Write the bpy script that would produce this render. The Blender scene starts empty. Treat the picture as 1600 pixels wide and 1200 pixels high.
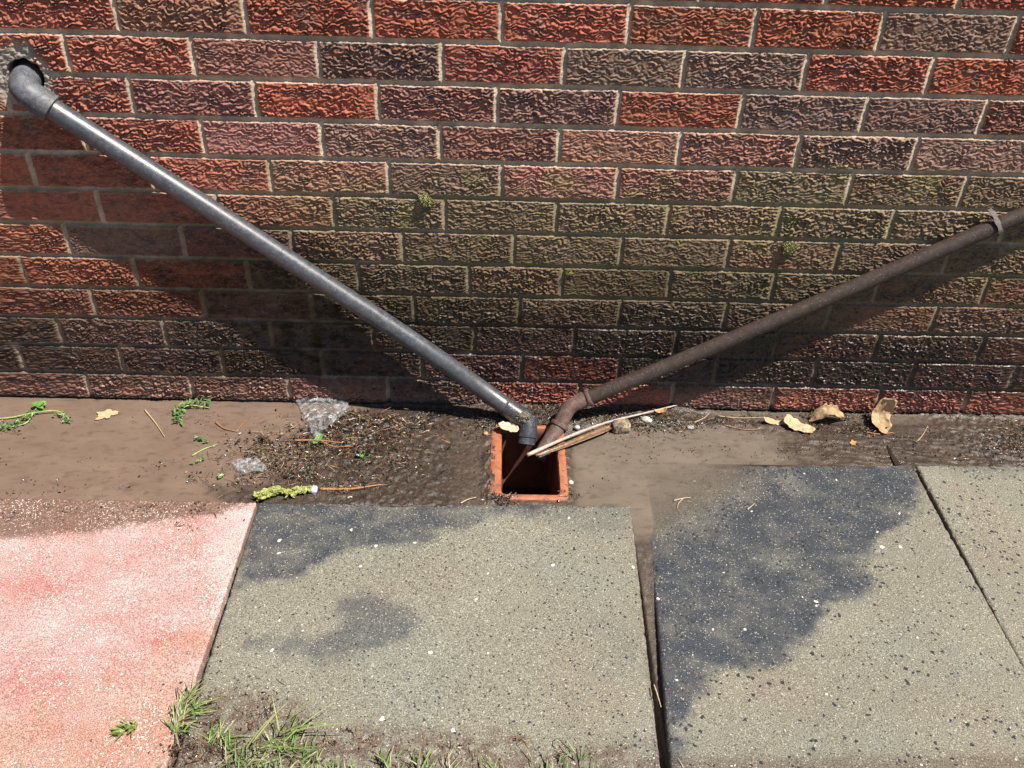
import bpy, math, random
import numpy as np
from mathutils import Vector, Matrix

# ------------------------------------------------------------------ camera, world, sun, exposure
S = bpy.context.scene
COL = S.collection
FPX = 1409.4
CAMP = np.array([.6503, -1.6455, 1.3115])
YAW, PITCH, ROLL = math.radians(-1.29), math.radians(52.9), math.radians(1.89)
cam_d = bpy.data.cameras.new('camera'); cam = bpy.data.objects.new('camera', cam_d); COL.objects.link(cam)
cam_d.sensor_width = 36; cam_d.lens = 36 * FPX / 1600; cam_d.clip_start = .02; cam_d.clip_end = 100
MR = Matrix.Rotation(YAW, 3, 'Z') @ Matrix.Rotation(PITCH, 3, 'X') @ Matrix.Rotation(ROLL, 3, 'Z')
cam.matrix_world = Matrix.Translation(Vector(CAMP)) @ MR.to_4x4()
S.camera = cam
CR = np.array(MR)

SUN = Vector((.50, -.215, 1.0)).normalized()          # towards the sun
world = bpy.data.worlds.new('World'); S.world = world; world.use_nodes = True
wn = world.node_tree; bg = wn.nodes['Background']
sky = wn.nodes.new('ShaderNodeTexSky'); sky.sky_type = 'NISHITA'; sky.sun_disc = False
sky.sun_elevation = math.asin(SUN.z); sky.sun_rotation = math.atan2(SUN.x, SUN.y)
wn.links.new(sky.outputs[0], bg.inputs[0]); bg.inputs[1].default_value = .05
sd = bpy.data.lights.new('sun', 'SUN'); sd.energy = 5.0; sd.angle = math.radians(.5); sd.color = (1, .94, .85)
so = bpy.data.objects.new('sun', sd); COL.objects.link(so); so.location = (2, -1, 4)
so.rotation_euler = SUN.to_track_quat('Z', 'Y').to_euler()
S.view_settings.view_transform = 'Standard'; S.view_settings.look = 'None'
S.view_settings.exposure = 0.80; S.view_settings.gamma = 1
S.view_settings.use_curve_mapping = False
S.render.engine = 'CYCLES'; S.cycles.diffuse_bounces = 2

rng = np.random.default_rng(7); rnd = random.Random(5)


def ray(u, v):
    return CR @ np.array([(u - 800) / FPX, -(v - 600) / FPX, -1.])


def gp(u, v, z=0.):            # where a point of the ground lies
    d = ray(u, v); t = (z - CAMP[2]) / d[2]; return CAMP + t * d


def wp(u, v, y=0.):            # where a point of a plane parallel to the wall lies
    d = ray(u, v); t = (y - CAMP[1]) / d[1]; return CAMP + t * d


# ------------------------------------------------------------------ noise
def _hash(ix, iy, seed):
    h = (ix.astype(np.int64) * 374761393 + iy.astype(np.int64) * 668265263 + seed * 1442695041) & 0xffffffff
    h = ((h ^ (h >> 13)) * 1274126177) & 0xffffffff
    return ((h ^ (h >> 16)) & 0xffff) / 65535.


def pn(x, y, seed=0):          # gradient noise, about -1..1
    x = np.asarray(x, float); y = np.asarray(y, float)
    x0 = np.floor(x); y0 = np.floor(y); fx = x - x0; fy = y - y0
    sx = fx * fx * fx * (fx * (fx * 6 - 15) + 10); sy = fy * fy * fy * (fy * (fy * 6 - 15) + 10)

    def g(i, j):
        a = _hash(x0 + i, y0 + j, seed) * 2 * np.pi
        return np.cos(a) * (fx - i) + np.sin(a) * (fy - j)
    return ((g(0, 0) * (1 - sx) + g(1, 0) * sx) * (1 - sy) + (g(0, 1) * (1 - sx) + g(1, 1) * sx) * sy) * 1.5


def fbm(x, y, seed=0, n=4):
    s = 0; a = 1.; f = 1.; t = 0
    for i in range(n):
        s = s + a * pn(x * f, y * f, seed + i * 17); t += a; a *= .5; f *= 2.03
    return s / t * 1.3


def ss(a, b, x):
    t = np.clip((x - a) / (b - a), 0, 1); return t * t * (3 - 2 * t)


def mix(a, b, t):
    return a * (1 - t) + b * t


# ------------------------------------------------------------------ object helpers
def tag(o, label=None, cat=None, group=None, kind=None):
    if label: o['label'] = label
    if cat: o['category'] = cat
    if group: o['group'] = group
    if kind: o['kind'] = kind
    return o


def link(name, me, m, parent=None, smooth=True):
    o = bpy.data.objects.new(name, me); COL.objects.link(o)
    if m: me.materials.append(m)
    if smooth: me.polygons.foreach_set('use_smooth', np.ones(len(me.polygons), bool))
    if parent: o.parent = parent
    return o


def meshobj(name, V, F, m, parent=None, smooth=True):
    me = bpy.data.meshes.new(name); me.from_pydata([tuple(map(float, v)) for v in V], [], [tuple(map(int, f)) for f in F]); me.update()
    return link(name, me, m, parent, smooth)


def gridmesh(name, P, keep=None, m=None, cols=None, vals=None, smooth=True):
    """P (ny, nx, 3) -> one mesh; keep (ny-1, nx-1) mask of quads"""
    ny, nx = P.shape[:2]
    i = np.arange(ny * nx).reshape(ny, nx)
    q = np.stack([i[:-1, :-1], i[:-1, 1:], i[1:, 1:], i[1:, :-1]], -1)
    q = q[keep] if keep is not None else q.reshape(-1, 4)
    used = np.zeros(ny * nx, bool); used[q.ravel()] = True
    re = np.cumsum(used) - 1; q = re[q]
    me = bpy.data.meshes.new(name)
    V = P.reshape(-1, 3)[used]
    me.vertices.add(len(V)); me.vertices.foreach_set('co', V.astype(np.float32).ravel())
    me.loops.add(q.size); me.loops.foreach_set('vertex_index', q.astype(np.int32).ravel())
    me.polygons.add(len(q)); me.polygons.foreach_set('loop_start', np.arange(0, q.size, 4, dtype=np.int32))
    me.polygons.foreach_set('loop_total', np.full(len(q), 4, np.int32))
    me.update(calc_edges=True)
    for k, c in (cols or {}).items():
        a = me.color_attributes.new(k, 'FLOAT_COLOR', 'POINT')
        c4 = np.ones((len(V), 4), np.float32); c4[:, :3] = c.reshape(-1, 3)[used]
        a.data.foreach_set('color', c4.ravel())
    for k, c in (vals or {}).items():
        a = me.attributes.new(k, 'FLOAT', 'POINT'); a.data.foreach_set('value', c.reshape(-1)[used].astype(np.float32))
    return link(name, me, m, None, smooth)


# ------------------------------------------------------------------ material helpers
class NT:
    def __init__(s, name):
        s.m = bpy.data.materials.new(name); s.m.use_nodes = True; s.t = s.m.node_tree
        s.b = s.t.nodes['Principled BSDF']; s.out = s.t.nodes['Material Output']
        s.co = s.t.nodes.new('ShaderNodeTexCoord').outputs['Object']

    def n(s, typ, **k):
        x = s.t.nodes.new(typ)
        for a, v in k.items(): setattr(x, a, v)
        return x

    def l(s, a, b): s.t.links.new(a, b)

    def noise(s, scale, detail=3, rough=.55, vec=None, dist=0.):
        x = s.n('ShaderNodeTexNoise'); x.inputs['Scale'].default_value = scale; x.inputs['Detail'].default_value = detail
        x.inputs['Roughness'].default_value = rough; x.inputs['Distortion'].default_value = dist
        s.l(vec or s.co, x.inputs['Vector']); return x.outputs['Fac']

    def ramp(s, fac, a, b, lo=0., hi=1.):
        x = s.n('ShaderNodeMapRange'); x.inputs['From Min'].default_value = a; x.inputs['From Max'].default_value = b
        x.inputs['To Min'].default_value = lo; x.inputs['To Max'].default_value = hi
        s.l(fac, x.inputs['Value']); return x.outputs['Result']

    def math(s, op, a, b=None, c=None):
        x = s.n('ShaderNodeMath', operation=op)
        for i, v in enumerate((a, b, c)):
            if v is None: continue
            if isinstance(v, (int, float)): x.inputs[i].default_value = v
            else: s.l(v, x.inputs[i])
        return x.outputs[0]

    def mixc(s, fac, a, b, mode='MIX'):
        x = s.n('ShaderNodeMix', data_type='RGBA', blend_type=mode)
        for i, v in ((0, fac), (6, a), (7, b)):
            if isinstance(v, (int, float)): x.inputs[i].default_value = v
            elif isinstance(v, tuple): x.inputs[i].default_value = v + ((1,) if len(v) == 3 else ())
            else: s.l(v, x.inputs[i])
        return x.outputs[2]

    def attr(s, name, col=False):
        x = s.n('ShaderNodeAttribute', attribute_name=name); return x.outputs['Color' if col else 'Fac']

    def scaled(s, sx, sy, sz, rot=None):
        x = s.n('ShaderNodeMapping'); x.inputs['Scale'].default_value = (sx, sy, sz)
        if rot: x.inputs['Rotation'].default_value = rot
        s.l(s.co, x.inputs['Vector']); return x.outputs[0]

    def voro(s, scale, vec=None, rnd_=1., feature='F1'):
        x = s.n('ShaderNodeTexVoronoi', feature=feature); x.inputs['Scale'].default_value = scale; x.inputs['Randomness'].default_value = rnd_
        s.l(vec or s.co, x.inputs['Vector']); return x.outputs['Distance'], x.outputs['Color']

    def sep(s, col):
        x = s.n('ShaderNodeSeparateColor'); s.l(col, x.inputs[0]); return x.outputs

    def bump(s, h, strength=.5, dist=.001, normal=None):
        x = s.n('ShaderNodeBump'); x.inputs['Strength'].default_value = strength; x.inputs['Distance'].default_value = dist
        s.l(h, x.inputs['Height'])
        if normal: s.l(normal, x.inputs['Normal'])
        s.l(x.outputs[0], s.b.inputs['Normal']); return x.outputs[0]

    def base(s, c):
        if isinstance(c, tuple): s.b.inputs['Base Color'].default_value = c + (1,)
        else: s.l(c, s.b.inputs['Base Color'])

    def rough(s, r):
        if isinstance(r, (int, float)): s.b.inputs['Roughness'].default_value = r
        else: s.l(r, s.b.inputs['Roughness'])

    def spec(s, v):
        if isinstance(v, (int, float)): s.b.inputs['Specular IOR Level'].default_value = v
        else: s.l(v, s.b.inputs['Specular IOR Level'])


def simple_mat(name, c1, c2, scale=120, rough=.6, bump=.4, dist=.0008, spec=.4, c3=None, sss=0):
    t = NT(name)
    f = t.ramp(t.noise(scale, 4), .35, .65)
    c = t.mixc(f, c1, c2)
    if c3: c = t.mixc(t.ramp(t.noise(scale * 2.7, 3), .55, .66), c, c3)
    t.base(c); t.rough(rough); t.spec(spec)
    t.bump(t.noise(scale * 3, 4), bump, dist)
    return t.m


# ------------------------------------------------------------------ THE WALL
PITCHZ = .075
PERP = {
 12: ([-0.0983, 0.1167, 0.3328, 0.55, 0.7683, 0.9899, 1.2093, 1.4388], 'rrrrrRRRR'),
 11: ([-0.2455, -0.0248, 0.1992, 0.4199, 0.6473, 0.8714, 1.0932, 1.3185, 1.554], 'rrqrRRRRpR'),
 10: ([-0.3488, -0.129, 0.0953, 0.3195, 0.5414, 0.7621, 0.9792, 1.1997, 1.4283, 1.6498], 'rrrqprppRRr'),
 9: ([-0.2611, -0.0312, 0.1964, 0.4215, 0.6419, 0.8668, 1.0964, 1.3284, 1.5518], 'qrqRqprppq'),
 8: ([-0.3656, -0.1394, 0.0866, 0.3113, 0.5347, 0.7615, 0.9919, 1.2196, 1.4448, 1.6734], 'rrrmpqmmppp'),
 7: ([-0.4767, -0.256, -0.0269, 0.2032, 0.4332, 0.653, 0.8801, 1.1108, 1.3374, 1.5639], 'rrrrmpmqooo'),
 6: ([-0.3723, -0.1441, 0.0889, 0.3192, 0.5416, 0.765, 0.9894, 1.2134, 1.4424, 1.6751], 'rrrroooqopo'),
 5: ([-0.4546, -0.2287, 0.006, 0.2286, 0.4536, 0.6809, 0.9026, 1.1238, 1.3514, 1.5813], 'rrpqqdooqpo'),
 4: ([-0.3389, -0.1069, 0.1275, 0.3575, 0.5886, 0.7842, 1.0117, 1.232, 1.4546, 1.685], 'RRRddqdooqr'),
 3: ([-0.4383, -0.2134, 0.0207, 0.2517, 0.4713, 0.6974, 0.9147, 1.1426, 1.3686, 1.5985, 1.8335], 'rRRqddqdqrqr'),
 2: ([-0.5344, -0.3059, -0.0764, 0.1554, 0.3784, 0.6009, 0.8214, 1.0471, 1.2708, 1.494, 1.7282], 'qdqdddqddrqr'),
 1: ([-0.4115, -0.1885, 0.0367, 0.26, 0.4842, 0.7078, 0.9294, 1.1476, 1.3724, 1.5966, 1.8291], 'dddddqrdddqq'),
 0: ([-0.5078, -0.2816, -0.0458, 0.1763, 0.4023, 0.6217, 0.8434, 1.0586, 1.294, 1.5393, 1.7435, 1.9802], 'rqqqqdrrqRrRR'),
}
BC = {'R': (.37, .120, .074), 'r': (.345, .120, .080), 'm': (.34, .165, .125), 'q': (.26, .130, .100), 'p': (.215, .135, .112),
      'd': (.145, .095, .066), 'o': (.205, .148, .098)}
HC = wp(40, 120)                                      # centre of the hole the grey pipe comes out of


def wall_fields(X, Z):
    wob = .0012 * pn(X / .09, Z / .4, 3) + .0006 * pn(X / .025, Z / .05, 4)
    Zw = Z + wob
    row = np.floor(Zw / PITCHZ).astype(int)
    zl = Zw - row * PITCHZ
    bid = np.zeros(X.shape, int); dxm = np.full(X.shape, .1); side = np.zeros(X.shape)
    base = np.zeros(X.shape + (3,)); off = np.zeros(X.shape)
    for r in range(row.min(), row.max() + 1):
        mk = row == r
        if not mk.any(): continue
        if r in PERP: xs, ty = PERP[r]; xs = list(xs); ty = list(ty)
        else: xs = [(.11 if r % 2 else 0) + .224 * k for k in range(0, 6)]; ty = [rnd.choice('rRqpm') for _ in range(7)]
        while xs[0] > -1.3: xs.insert(0, xs[0] - .2245); ty.insert(0, rnd.choice('rRqr'))
        while xs[-1] < 2.8: xs.append(xs[-1] + .2245); ty.append(rnd.choice('rqpor'))
        xs = np.array(xs)
        Xr = X[mk] + .0012 * pn(Z[mk] / .03, X[mk] * 0 + r, 9)
        j = np.searchsorted(xs, Xr)
        lo = xs[np.clip(j - 1, 0, len(xs) - 1)]; hi = xs[np.clip(j, 0, len(xs) - 1)]
        dxm[mk] = np.minimum(Xr - lo, hi - Xr)
        side[mk] = np.where(Xr - lo < hi - Xr, 1, -1)      # 1: right of a joint
        cols = np.array([BC[t] for t in ty]); jj = np.clip(j, 0, len(ty) - 1)
        rs = np.random.default_rng(100 + r)
        jit = 1 + .10 * rs.standard_normal((len(ty), 1)) + .04 * rs.standard_normal((len(ty), 3))
        base[mk] = (cols * np.clip(jit, .7, 1.3))[jj]
        off[mk] = rs.uniform(-.0007, .0009, len(ty))[jj]
        bid[mk] = r * 50 + jj
    dzm = np.minimum(zl, PITCHZ - zl)
    rag = .0011 * pn(X / .008, Z / .008, 21) + .0006 * pn(X / .0035, Z / .0035, 22)
    ex = dxm - .0050 + rag; ez = dzm - np.where(zl > PITCHZ / 2, .0042, .0052) + rag
    mb = ss(-.0005, .0008, np.minimum(ex, ez))         # 1 on brick, 0 on mortar
    rim = ss(0, .006, np.minimum(ex, ez))
    # rock-faced relief: broken near-horizontal ridges, offset brick by brick
    sx = X + bid * .137; sz = Z + bid * .071
    ra = .55 + .7 * _hash(bid, bid * 0 + 5, 11); rf = .85 + .35 * _hash(bid, bid * 0 + 9, 12); tl = (_hash(bid, bid * 0 + 3, 13) - .5) * .35
    sz = sz + sx * tl * .25
    w1 = pn(sx / .034, sz / .022, 31); w2 = pn(sx / .0125, sz / .012, 32)
    ph = sz / .0092 * rf + 1.35 * w1 + .75 * w2 + .25 * pn(sx / .005, sz / .005, 30)
    fr = ph - np.floor(ph)
    saw = np.where(fr < .30, fr / .30, (1 - fr) / .70)   # steep under side, long upward-facing slope
    saw = saw * saw * (3 - 2 * saw)
    brk = ss(-.50, .40, pn(sx / .019, sz / .0085, 33) + .45 * pn(sx / .007, sz / .0045, 36))
    rel = (saw - .5) * mix(.25, 1.3, brk) * .0050
    rel += .0010 * pn(sx / .0115, sz / .0070, 34) + .0015 * pn(sx / .0052, sz / .0036, 35) + .0012 * pn(sx / .05, sz / .03, 37)
    rel += .0008 * pn(sx / .0025, sz / .0021, 38)
    pit = ss(.45, .75, pn(sx / .009, sz / .006, 39)); rel -= .0014 * pit
    rel *= mix(1., .45, ss(.35, .6, pn(sx / .035, sz / .025, 29))) * ra * mix(.7, 1.15, ss(-.4, .4, pn(sx / .08, sz / .05, 40)))
    hb = off + rel * mix(.35, 1, rim) + .0006
    bed = ez < ex
    mort = np.where(bed, -.0046, -.0006 - .0034 * ss(-.0055, .0055, np.where(side > 0, dxm, -dxm))) + .0005 * pn(X / .006, Z / .006, 41) + .0003 * pn(X / .0025, Z / .0025, 42)
    # joints near the ground are washed out and deeper
    mort -= .004 * ss(.28, .10, Z) * ss(-.2, .3, pn(X / .05, Z / .03, 43) + .35)
    led = ss(.0036, .0012, ez) * (zl > PITCHZ / 2) * mb
    hb = hb + led * .0006
    h = mix(mort, hb, mb)
    return h, mb, base, bid, rel, rim, led


def axis(parts):
    out = []
    for a, b, st in parts: out.append(np.arange(a, b - 1e-9, st))
    return np.concatenate(out + [np.array([parts[-1][1]])])


xs = axis([(-1.1, -.30, .006), (-.30, 1.80, .00150), (1.80, 2.6, .006)])
zs = axis([(-.12, -.02, .006), (-.02, .96, .00112), (.96, 1.6, .006)])
X, Z = np.meshgrid(xs, zs)
h, mb, base, bid, rel, rim, bed = wall_fields(X, Z)

# the ragged hole and the mortar smeared round it
hd = np.hypot(X - HC[0], Z - HC[2])
ang = np.arctan2(Z - HC[2], X - HC[0])
smear = ss(.075, .045, hd * (1 + .28 * pn(np.cos(ang) * 2 + 5, np.sin(ang) * 2 + 5, 51)) + .25 * np.clip(X - HC[0], 0, 1)) * ss(-.3, .1, fbm(X / .03, Z / .03, 52) + .25)
smear = np.maximum(smear, ss(.045, .02, np.hypot(X - (HC[0] - .055), Z - (HC[2] + .01) )+ .012 * fbm(X / .02, Z / .02, 54)))
h = mix(h, -.0012 + .0035 * fbm(X / .014, Z / .014, 53), smear * .85)
hole = ss(.0325, .0300, hd + .002 * pn(np.cos(ang) * 3, np.sin(ang) * 3, 55))
h = mix(h, -.060, hole)
mb2 = mb * (1 - smear)

# colour of brick, mortar, growth and damp, with some light and shade painted in
c = base.copy()
n1 = fbm(X / .05 + bid * .37, Z / .025 + bid * .11, 61); n2 = pn(X / .012, Z / .006, 62)
purple = np.array([.165, .108, .090])
t = ss(.0, .6, n1)[..., None] * .62
c = mix(c, purple, t)
c = mix(c, np.array([.30, .125, .085]), (ss(.05, .6, -n1 + .3 * n2) * .42)[..., None])
c *= (1 + .16 * n2 + .12 * pn(X / .004, Z / .003, 63))[..., None]
# arrises are a bit paler
c = mix(c, np.array([.52, .42, .33]), (bed * .62 * ss(-.25, .35, fbm(X / .02, Z / .01, 60)) * ss(.10, .40, Z))[..., None])
mortar = np.array([.44, .365, .275]) * (1 + .35 * ss(-.3, .5, fbm(X / .04, Z / .03, 58)))[..., None] * (1 + .18 * fbm(X / .02, Z / .02, 64) + .10 * pn(X / .003, Z / .003, 65))[..., None]
c = mix(mortar, c, mb2[..., None])
# grime fleck over everything
fl = ss(.30, .7, fbm(X / .006, Z / .005, 66, 3))
c = mix(c, np.array([.075, .06, .05]), (fl * .35)[..., None])
zone = ss(.62, .50, Z + .06 * fbm(X / .12, Z / .08, 67)) * ss(.10, .24, Z)
side_ = mix(.35, 1., ss(-.02, .42, X)) * mix(1, .75, ss(1.35, 1.7, X))
alg = zone * side_ * ss(-.75, .30, fbm(X / .11 + 3, Z / .06, 68) + .30)
c = mix(c, np.array([.19, .150, .092]) * (1 + .2 * n2)[..., None], (alg * .72)[..., None])
hi = ss(-.0006, .0014, rel)
bright = ss(.15, .65, fbm(X / .07, Z / .035, 69) + .25 * fbm(X / .01, Z / .01, 70))
band = ss(.30, .42, Z) * ss(.66, .54, Z) * ss(.15, .5, X)
yel = band * bright * mix(.35, 1, hi)
for (u, v, r, s) in [(740, 275, .035, 1), (870, 282, .05, .9), (1040, 283, .04, .6), (1440, 290, .06, 1), (1230, 345, .05, .7), (1062, 150, .012, .9),
                     (1310, 270, .05, .6), (470, 315, .06, .6), (600, 480, .06, .6), (640, 330, .05, .6), (1180, 375, .08, .6), (1540, 440, .06, .8), (108, 115, .02, 1), (95, 112, .012, 1)]:
    q = wp(u, v); yel = np.maximum(yel, s * ss(r, r * .3, np.hypot(X - q[0], (Z - q[2]) * 1.5) + r * .5 * fbm(X / .015, Z / .01, 71)))
c = mix(c, np.array([.28, .255, .10]), (np.clip(yel, 0, 1) * .42)[..., None])
# green on ledges of bed joints within the band
c = mix(c, np.array([.24, .235, .12]), ((1 - mb) * zone * ss(-.2, .5, fbm(X / .05, Z / .05, 72)) * .6)[..., None])
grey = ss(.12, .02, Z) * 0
dz_ = np.zeros(X.shape)  # dark stains, plus the grey pipe's shadow deepened in the brick colour
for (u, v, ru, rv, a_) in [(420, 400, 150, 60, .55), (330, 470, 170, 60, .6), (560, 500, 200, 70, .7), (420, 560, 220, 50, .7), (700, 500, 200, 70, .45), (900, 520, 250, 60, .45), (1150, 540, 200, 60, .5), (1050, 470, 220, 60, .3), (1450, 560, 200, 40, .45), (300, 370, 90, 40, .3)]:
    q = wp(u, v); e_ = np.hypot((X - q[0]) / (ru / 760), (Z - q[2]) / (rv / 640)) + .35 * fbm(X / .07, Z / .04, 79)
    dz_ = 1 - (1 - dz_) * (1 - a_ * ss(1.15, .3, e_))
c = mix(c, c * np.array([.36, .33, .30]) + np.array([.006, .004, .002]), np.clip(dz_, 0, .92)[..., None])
# dusty bloom
du = ss(.1, .7, fbm(X / .007, Z / .005, 78, 3) + .3 * fbm(X / .1, Z / .06, 59)) * ss(.15, .35, Z)
c = mix(c, np.array([.40, .28, .22]), (du * .30 * mb)[..., None])
# damp dark staining just above the ground and rusty streaks in the lowest course
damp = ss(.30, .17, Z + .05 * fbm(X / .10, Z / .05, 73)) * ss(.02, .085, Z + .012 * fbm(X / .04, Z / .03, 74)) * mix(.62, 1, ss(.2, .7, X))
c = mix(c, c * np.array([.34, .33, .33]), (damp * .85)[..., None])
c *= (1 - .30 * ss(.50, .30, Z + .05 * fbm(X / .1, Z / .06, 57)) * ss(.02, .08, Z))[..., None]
low = ss(.022, .006, Z + .010 * fbm(X / .03, Z / .02, 75))
c = mix(c, np.array([.045, .036, .028]), (low * .85)[..., None])
c = mix(c, np.array([.30, .27, .23]) * (1 + .2 * n2)[..., None], (smear * .85)[..., None])
c = mix(c, np.array([.02, .016, .013]), hole[..., None])
wet = np.clip(ss(.36, .20, Z + .05 * fbm(X / .08, Z / .05, 76)) * ss(-.5, .3, fbm(X / .03, Z / .02, 77) + .1 + .5 * ss(.8, 1.2, X)), 0, 1)
c *= (1 + .22 * ss(.30, .62, Z) * (1 - .5 * hole))[..., None]  # upper courses lightened in colour to look more strongly sunlit
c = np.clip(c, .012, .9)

t = NT('rock_faced_brick')
col = t.mixc(t.ramp(t.noise(900, 3), .3, .7), t.attr('tint', True), t.mixc(.35, t.attr('tint', True), (.55, .5, .45), 'MULTIPLY'))
col = t.mixc(t.ramp(t.noise(380, 2), .66, .74, 0, .45), col, (.40, .33, .28))
t.base(col); t.rough(t.ramp(t.attr('damp'), 0, 1, .9, .36)); t.spec(t.ramp(t.attr('damp'), 0, 1, .05, .40))
t.bump(t.noise(700, 4), .5, .0005)
P = np.stack([X, -h, Z], -1)
P = P[:, ::-1].copy()[:, ::-1]
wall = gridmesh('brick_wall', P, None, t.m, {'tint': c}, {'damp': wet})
tag(wall, 'rock-faced red and purple brick wall stained olive and black above the muddy ground', 'wall')
core_m = simple_mat('wall_backing', (.25, .12, .09), (.2, .1, .08), 30)
a0, a1, b0, b1 = -1.1, 2.6, -.12, 1.6
V = [(a0, 0, b0), (a1, 0, b0), (a1, .11, b0), (a0, .11, b0), (a0, 0, b1), (a1, 0, b1), (a1, .11, b1), (a0, .11, b1)]
meshobj('wall_core', V, [(0, 1, 2, 3)[::-1], (4, 5, 6, 7), (0, 4, 7, 3), (1, 2, 6, 5), (3, 7, 6, 2)], core_m, wall, False)
del P

# ------------------------------------------------------------------ slab planes, shared by water and ground
def z_pink(x, y): return .0040 + .010 * np.minimum(x + .10, .15) - .002 * (-.33 - y)
def z_mid(x, y): return .0060 + .002 * (x - .17)
def z_right(x, y): return -.0095 + .034 * (x - .98) + .044 * (-.185 - y)
def z_far(x, y): return .0095 + .006 * (-.185 - y)


# ------------------------------------------------------------------ GROUND
GX0, GX1, GY0, GY1 = .641, .806, -.312, -.068         # outside of the gully


def blob(X, Y, u, v, r, e=1.):
    q = gp(u, v); return ss(r, r * .25, np.hypot(X - q[0], (Y - q[1]) * e) + r * .35 * fbm(X / .03, Y / .03, 80))


def ground_h(X, Y):
    n = fbm(X / .06, Y / .05, 81); nf = fbm(X / .012, Y / .012, 82, 4)
    z = .002 + .0022 * n + .0016 * nf
    # left puddle: deep, then a littered bank
    ql = ss(.42, .24, X + .10 * fbm(X / .12, Y / .10, 83) + .25 * ss(-.12, -.32, Y))
    z -= ql * .0135
    bank = ss(.20, .32, X + .10 * ss(-.30, -.15, Y) * 1) * ss(.60, .50, X) * ss(.0, -.05, Y)
    z += bank * (.004 + .0040 * fbm(X / .02, Y / .02, 84))
    z += ss(.30, .40, X) * ss(.62, .56, X) * ss(-.20, -.31, Y) * .003
    # right puddle
    qr = ss(.80, .84, X) * ss(1.42, 1.18, X + .07 * fbm(X / .07, Y / .05, 85) + .35 * (Y + .12)) * ss(-.045, -.085, Y + .012 * fbm(X / .03, Y / .02, 86))
    z -= qr * .0125
    # strip of water along the wall foot further right
    z -= ss(1.10, 1.2, X) * ss(-.055, -.025, Y + .01 * n) * .006
    rb = ss(1.22, 1.36, X) * ss(-.06, -.10, Y)
    z += rb * (.0012 + .0020 * fbm(X / .05 + Y / .02, Y / .012, 87))
    z += ss(.016, .0, -Y) * .004 * ss(-.2, .3, fbm(X / .05, Y / .01, 88) + .2)
    # mud and grit heaped behind the gully
    z += (ss(.56, .64, X) * ss(.90, .84, X) * ss(-.11, -.06, Y)) * (.007 + .004 * fbm(X / .015, Y / .015, 89))
    z += ss(.86, .90, X) * ss(1.14, 1.05, X) * ss(-.070, -.045, Y) * (.006 + .003 * nf)
    z += ss(1.60, 1.70, X + Y * .3) * (.005 + .004 * fbm(X / .014, Y / .014, 90))
    rimd = np.maximum(np.maximum(GX0 - X, X - GX1), np.maximum(GY0 - Y, Y - GY1))
    z += ss(.022, .0, rimd) * np.where(X < .70, .0058, .0022) * ss(-.35, .35, fbm(X / .022, Y / .022, 92, 3) + .10)
    # under the slabs and in the joints it falls away; in front it is lawn soil
    z = mix(z, -.016 + .004 * nf, ss(-.336 - .004 * n, -.348 - .004 * n, Y))
    z = np.where((X > .985) & (Y < -.20), np.minimum(z, -.016), z)
    jn = ss(.925, .930, X) * ss(.990, .985, X) * ss(-.34, -.36, Y)
    z = mix(z, mix(-.010, .0012, ss(-.36, -.45, Y)) - .0035 * ss(-.50, -.66, Y) + .0022 * nf, jn)
    soil = ss(-.895, -.925, Y)
    z = mix(z, .012 + .006 * fbm(X / .05, Y / .05, 91) + .002 * nf, soil)
    return z


xs = axis([(-1.3, -.32, .01), (-.32, .615, .0024), (.615, .665, .0009), (.665, 1.90, .0024), (1.90, 2.8, .01)])
ys = axis([(-1.8, -.94, .008), (-.94, -.385, .005), (-.385, .02, .0022)])
X, Y = np.meshgrid(xs, ys)
zg = ground_h(X, Y)
xc = (X[:-1, :-1] + X[1:, 1:]) / 2; yc = (Y[:-1, :-1] + Y[1:, 1:]) / 2
keep = ~((xc > GX0 + .0105) & (xc < GX1 - .006) & (yc > GY0 + .006) & (yc < GY1 - .006))
nA = fbm(X / .09, Y / .07, 95); nB = fbm(X / .010, Y / .010, 96); nC = pn(X / .004, Y / .004, 97)
mud = np.array([.078, .056, .042]); dark = np.array([.036, .028, .022]); pale = np.array([.15, .115, .09])
c = mix(mud, dark, (ss(.0, .7, nA + .4 * nB) * .55)[..., None])
c = mix(c, pale, (ss(.1, .8, -nA + .3 * nB) * .35)[..., None])
lit = np.clip(ss(.26, .36, X) * ss(.62, .54, X) * ss(-.02, -.06, Y) + ss(.85, .9, X) * ss(1.2, 1.1, X) * ss(-.07, -.045, Y) + ss(.56, .64, X) * ss(.9, .84, X) * ss(-.11, -.06, Y), 0, 1)
c = mix(c, dark * .8, (lit * .75 * ss(-.5, .4, nB))[..., None])
rb = ss(1.15, 1.3, X) * ss(-.05, -.09, Y)
c = mix(c, dark, (rb * .55 * ss(-.2, .5, fbm(X / .05 + Y / .02, Y / .012, 87)))[..., None])
soil = ss(-.34, -.40, Y)
jc = ss(.925, .930, X) * ss(.990, .985, X)
c = mix(c, np.array([.085, .062, .045]), (soil * .8)[..., None])
c = mix(c, np.array([.085, .068, .054]) * (1 + .3 * nB)[..., None], (soil * jc)[..., None])
c *= (1 + .18 * nC + .12 * nB)[..., None]
t = NT('wet_mud')
t.base(t.mixc(t.ramp(t.noise(520, 3), .35, .7), t.attr('tint', True), t.mixc(.5, t.attr('tint', True), (.4, .36, .33), 'MULTIPLY')))
t.rough(t.ramp(t.noise(60, 3), .3, .7, .16, .5)); t.spec(.5)
t.bump(t.noise(300, 5, .7), .9, .0018)
ground = gridmesh('ground', np.stack([X, Y, zg], -1), keep, t.m, {'tint': np.clip(c, .01, .8)})
tag(ground, kind='structure', label='wet brown mud between the brick wall and the paving slabs')

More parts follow.
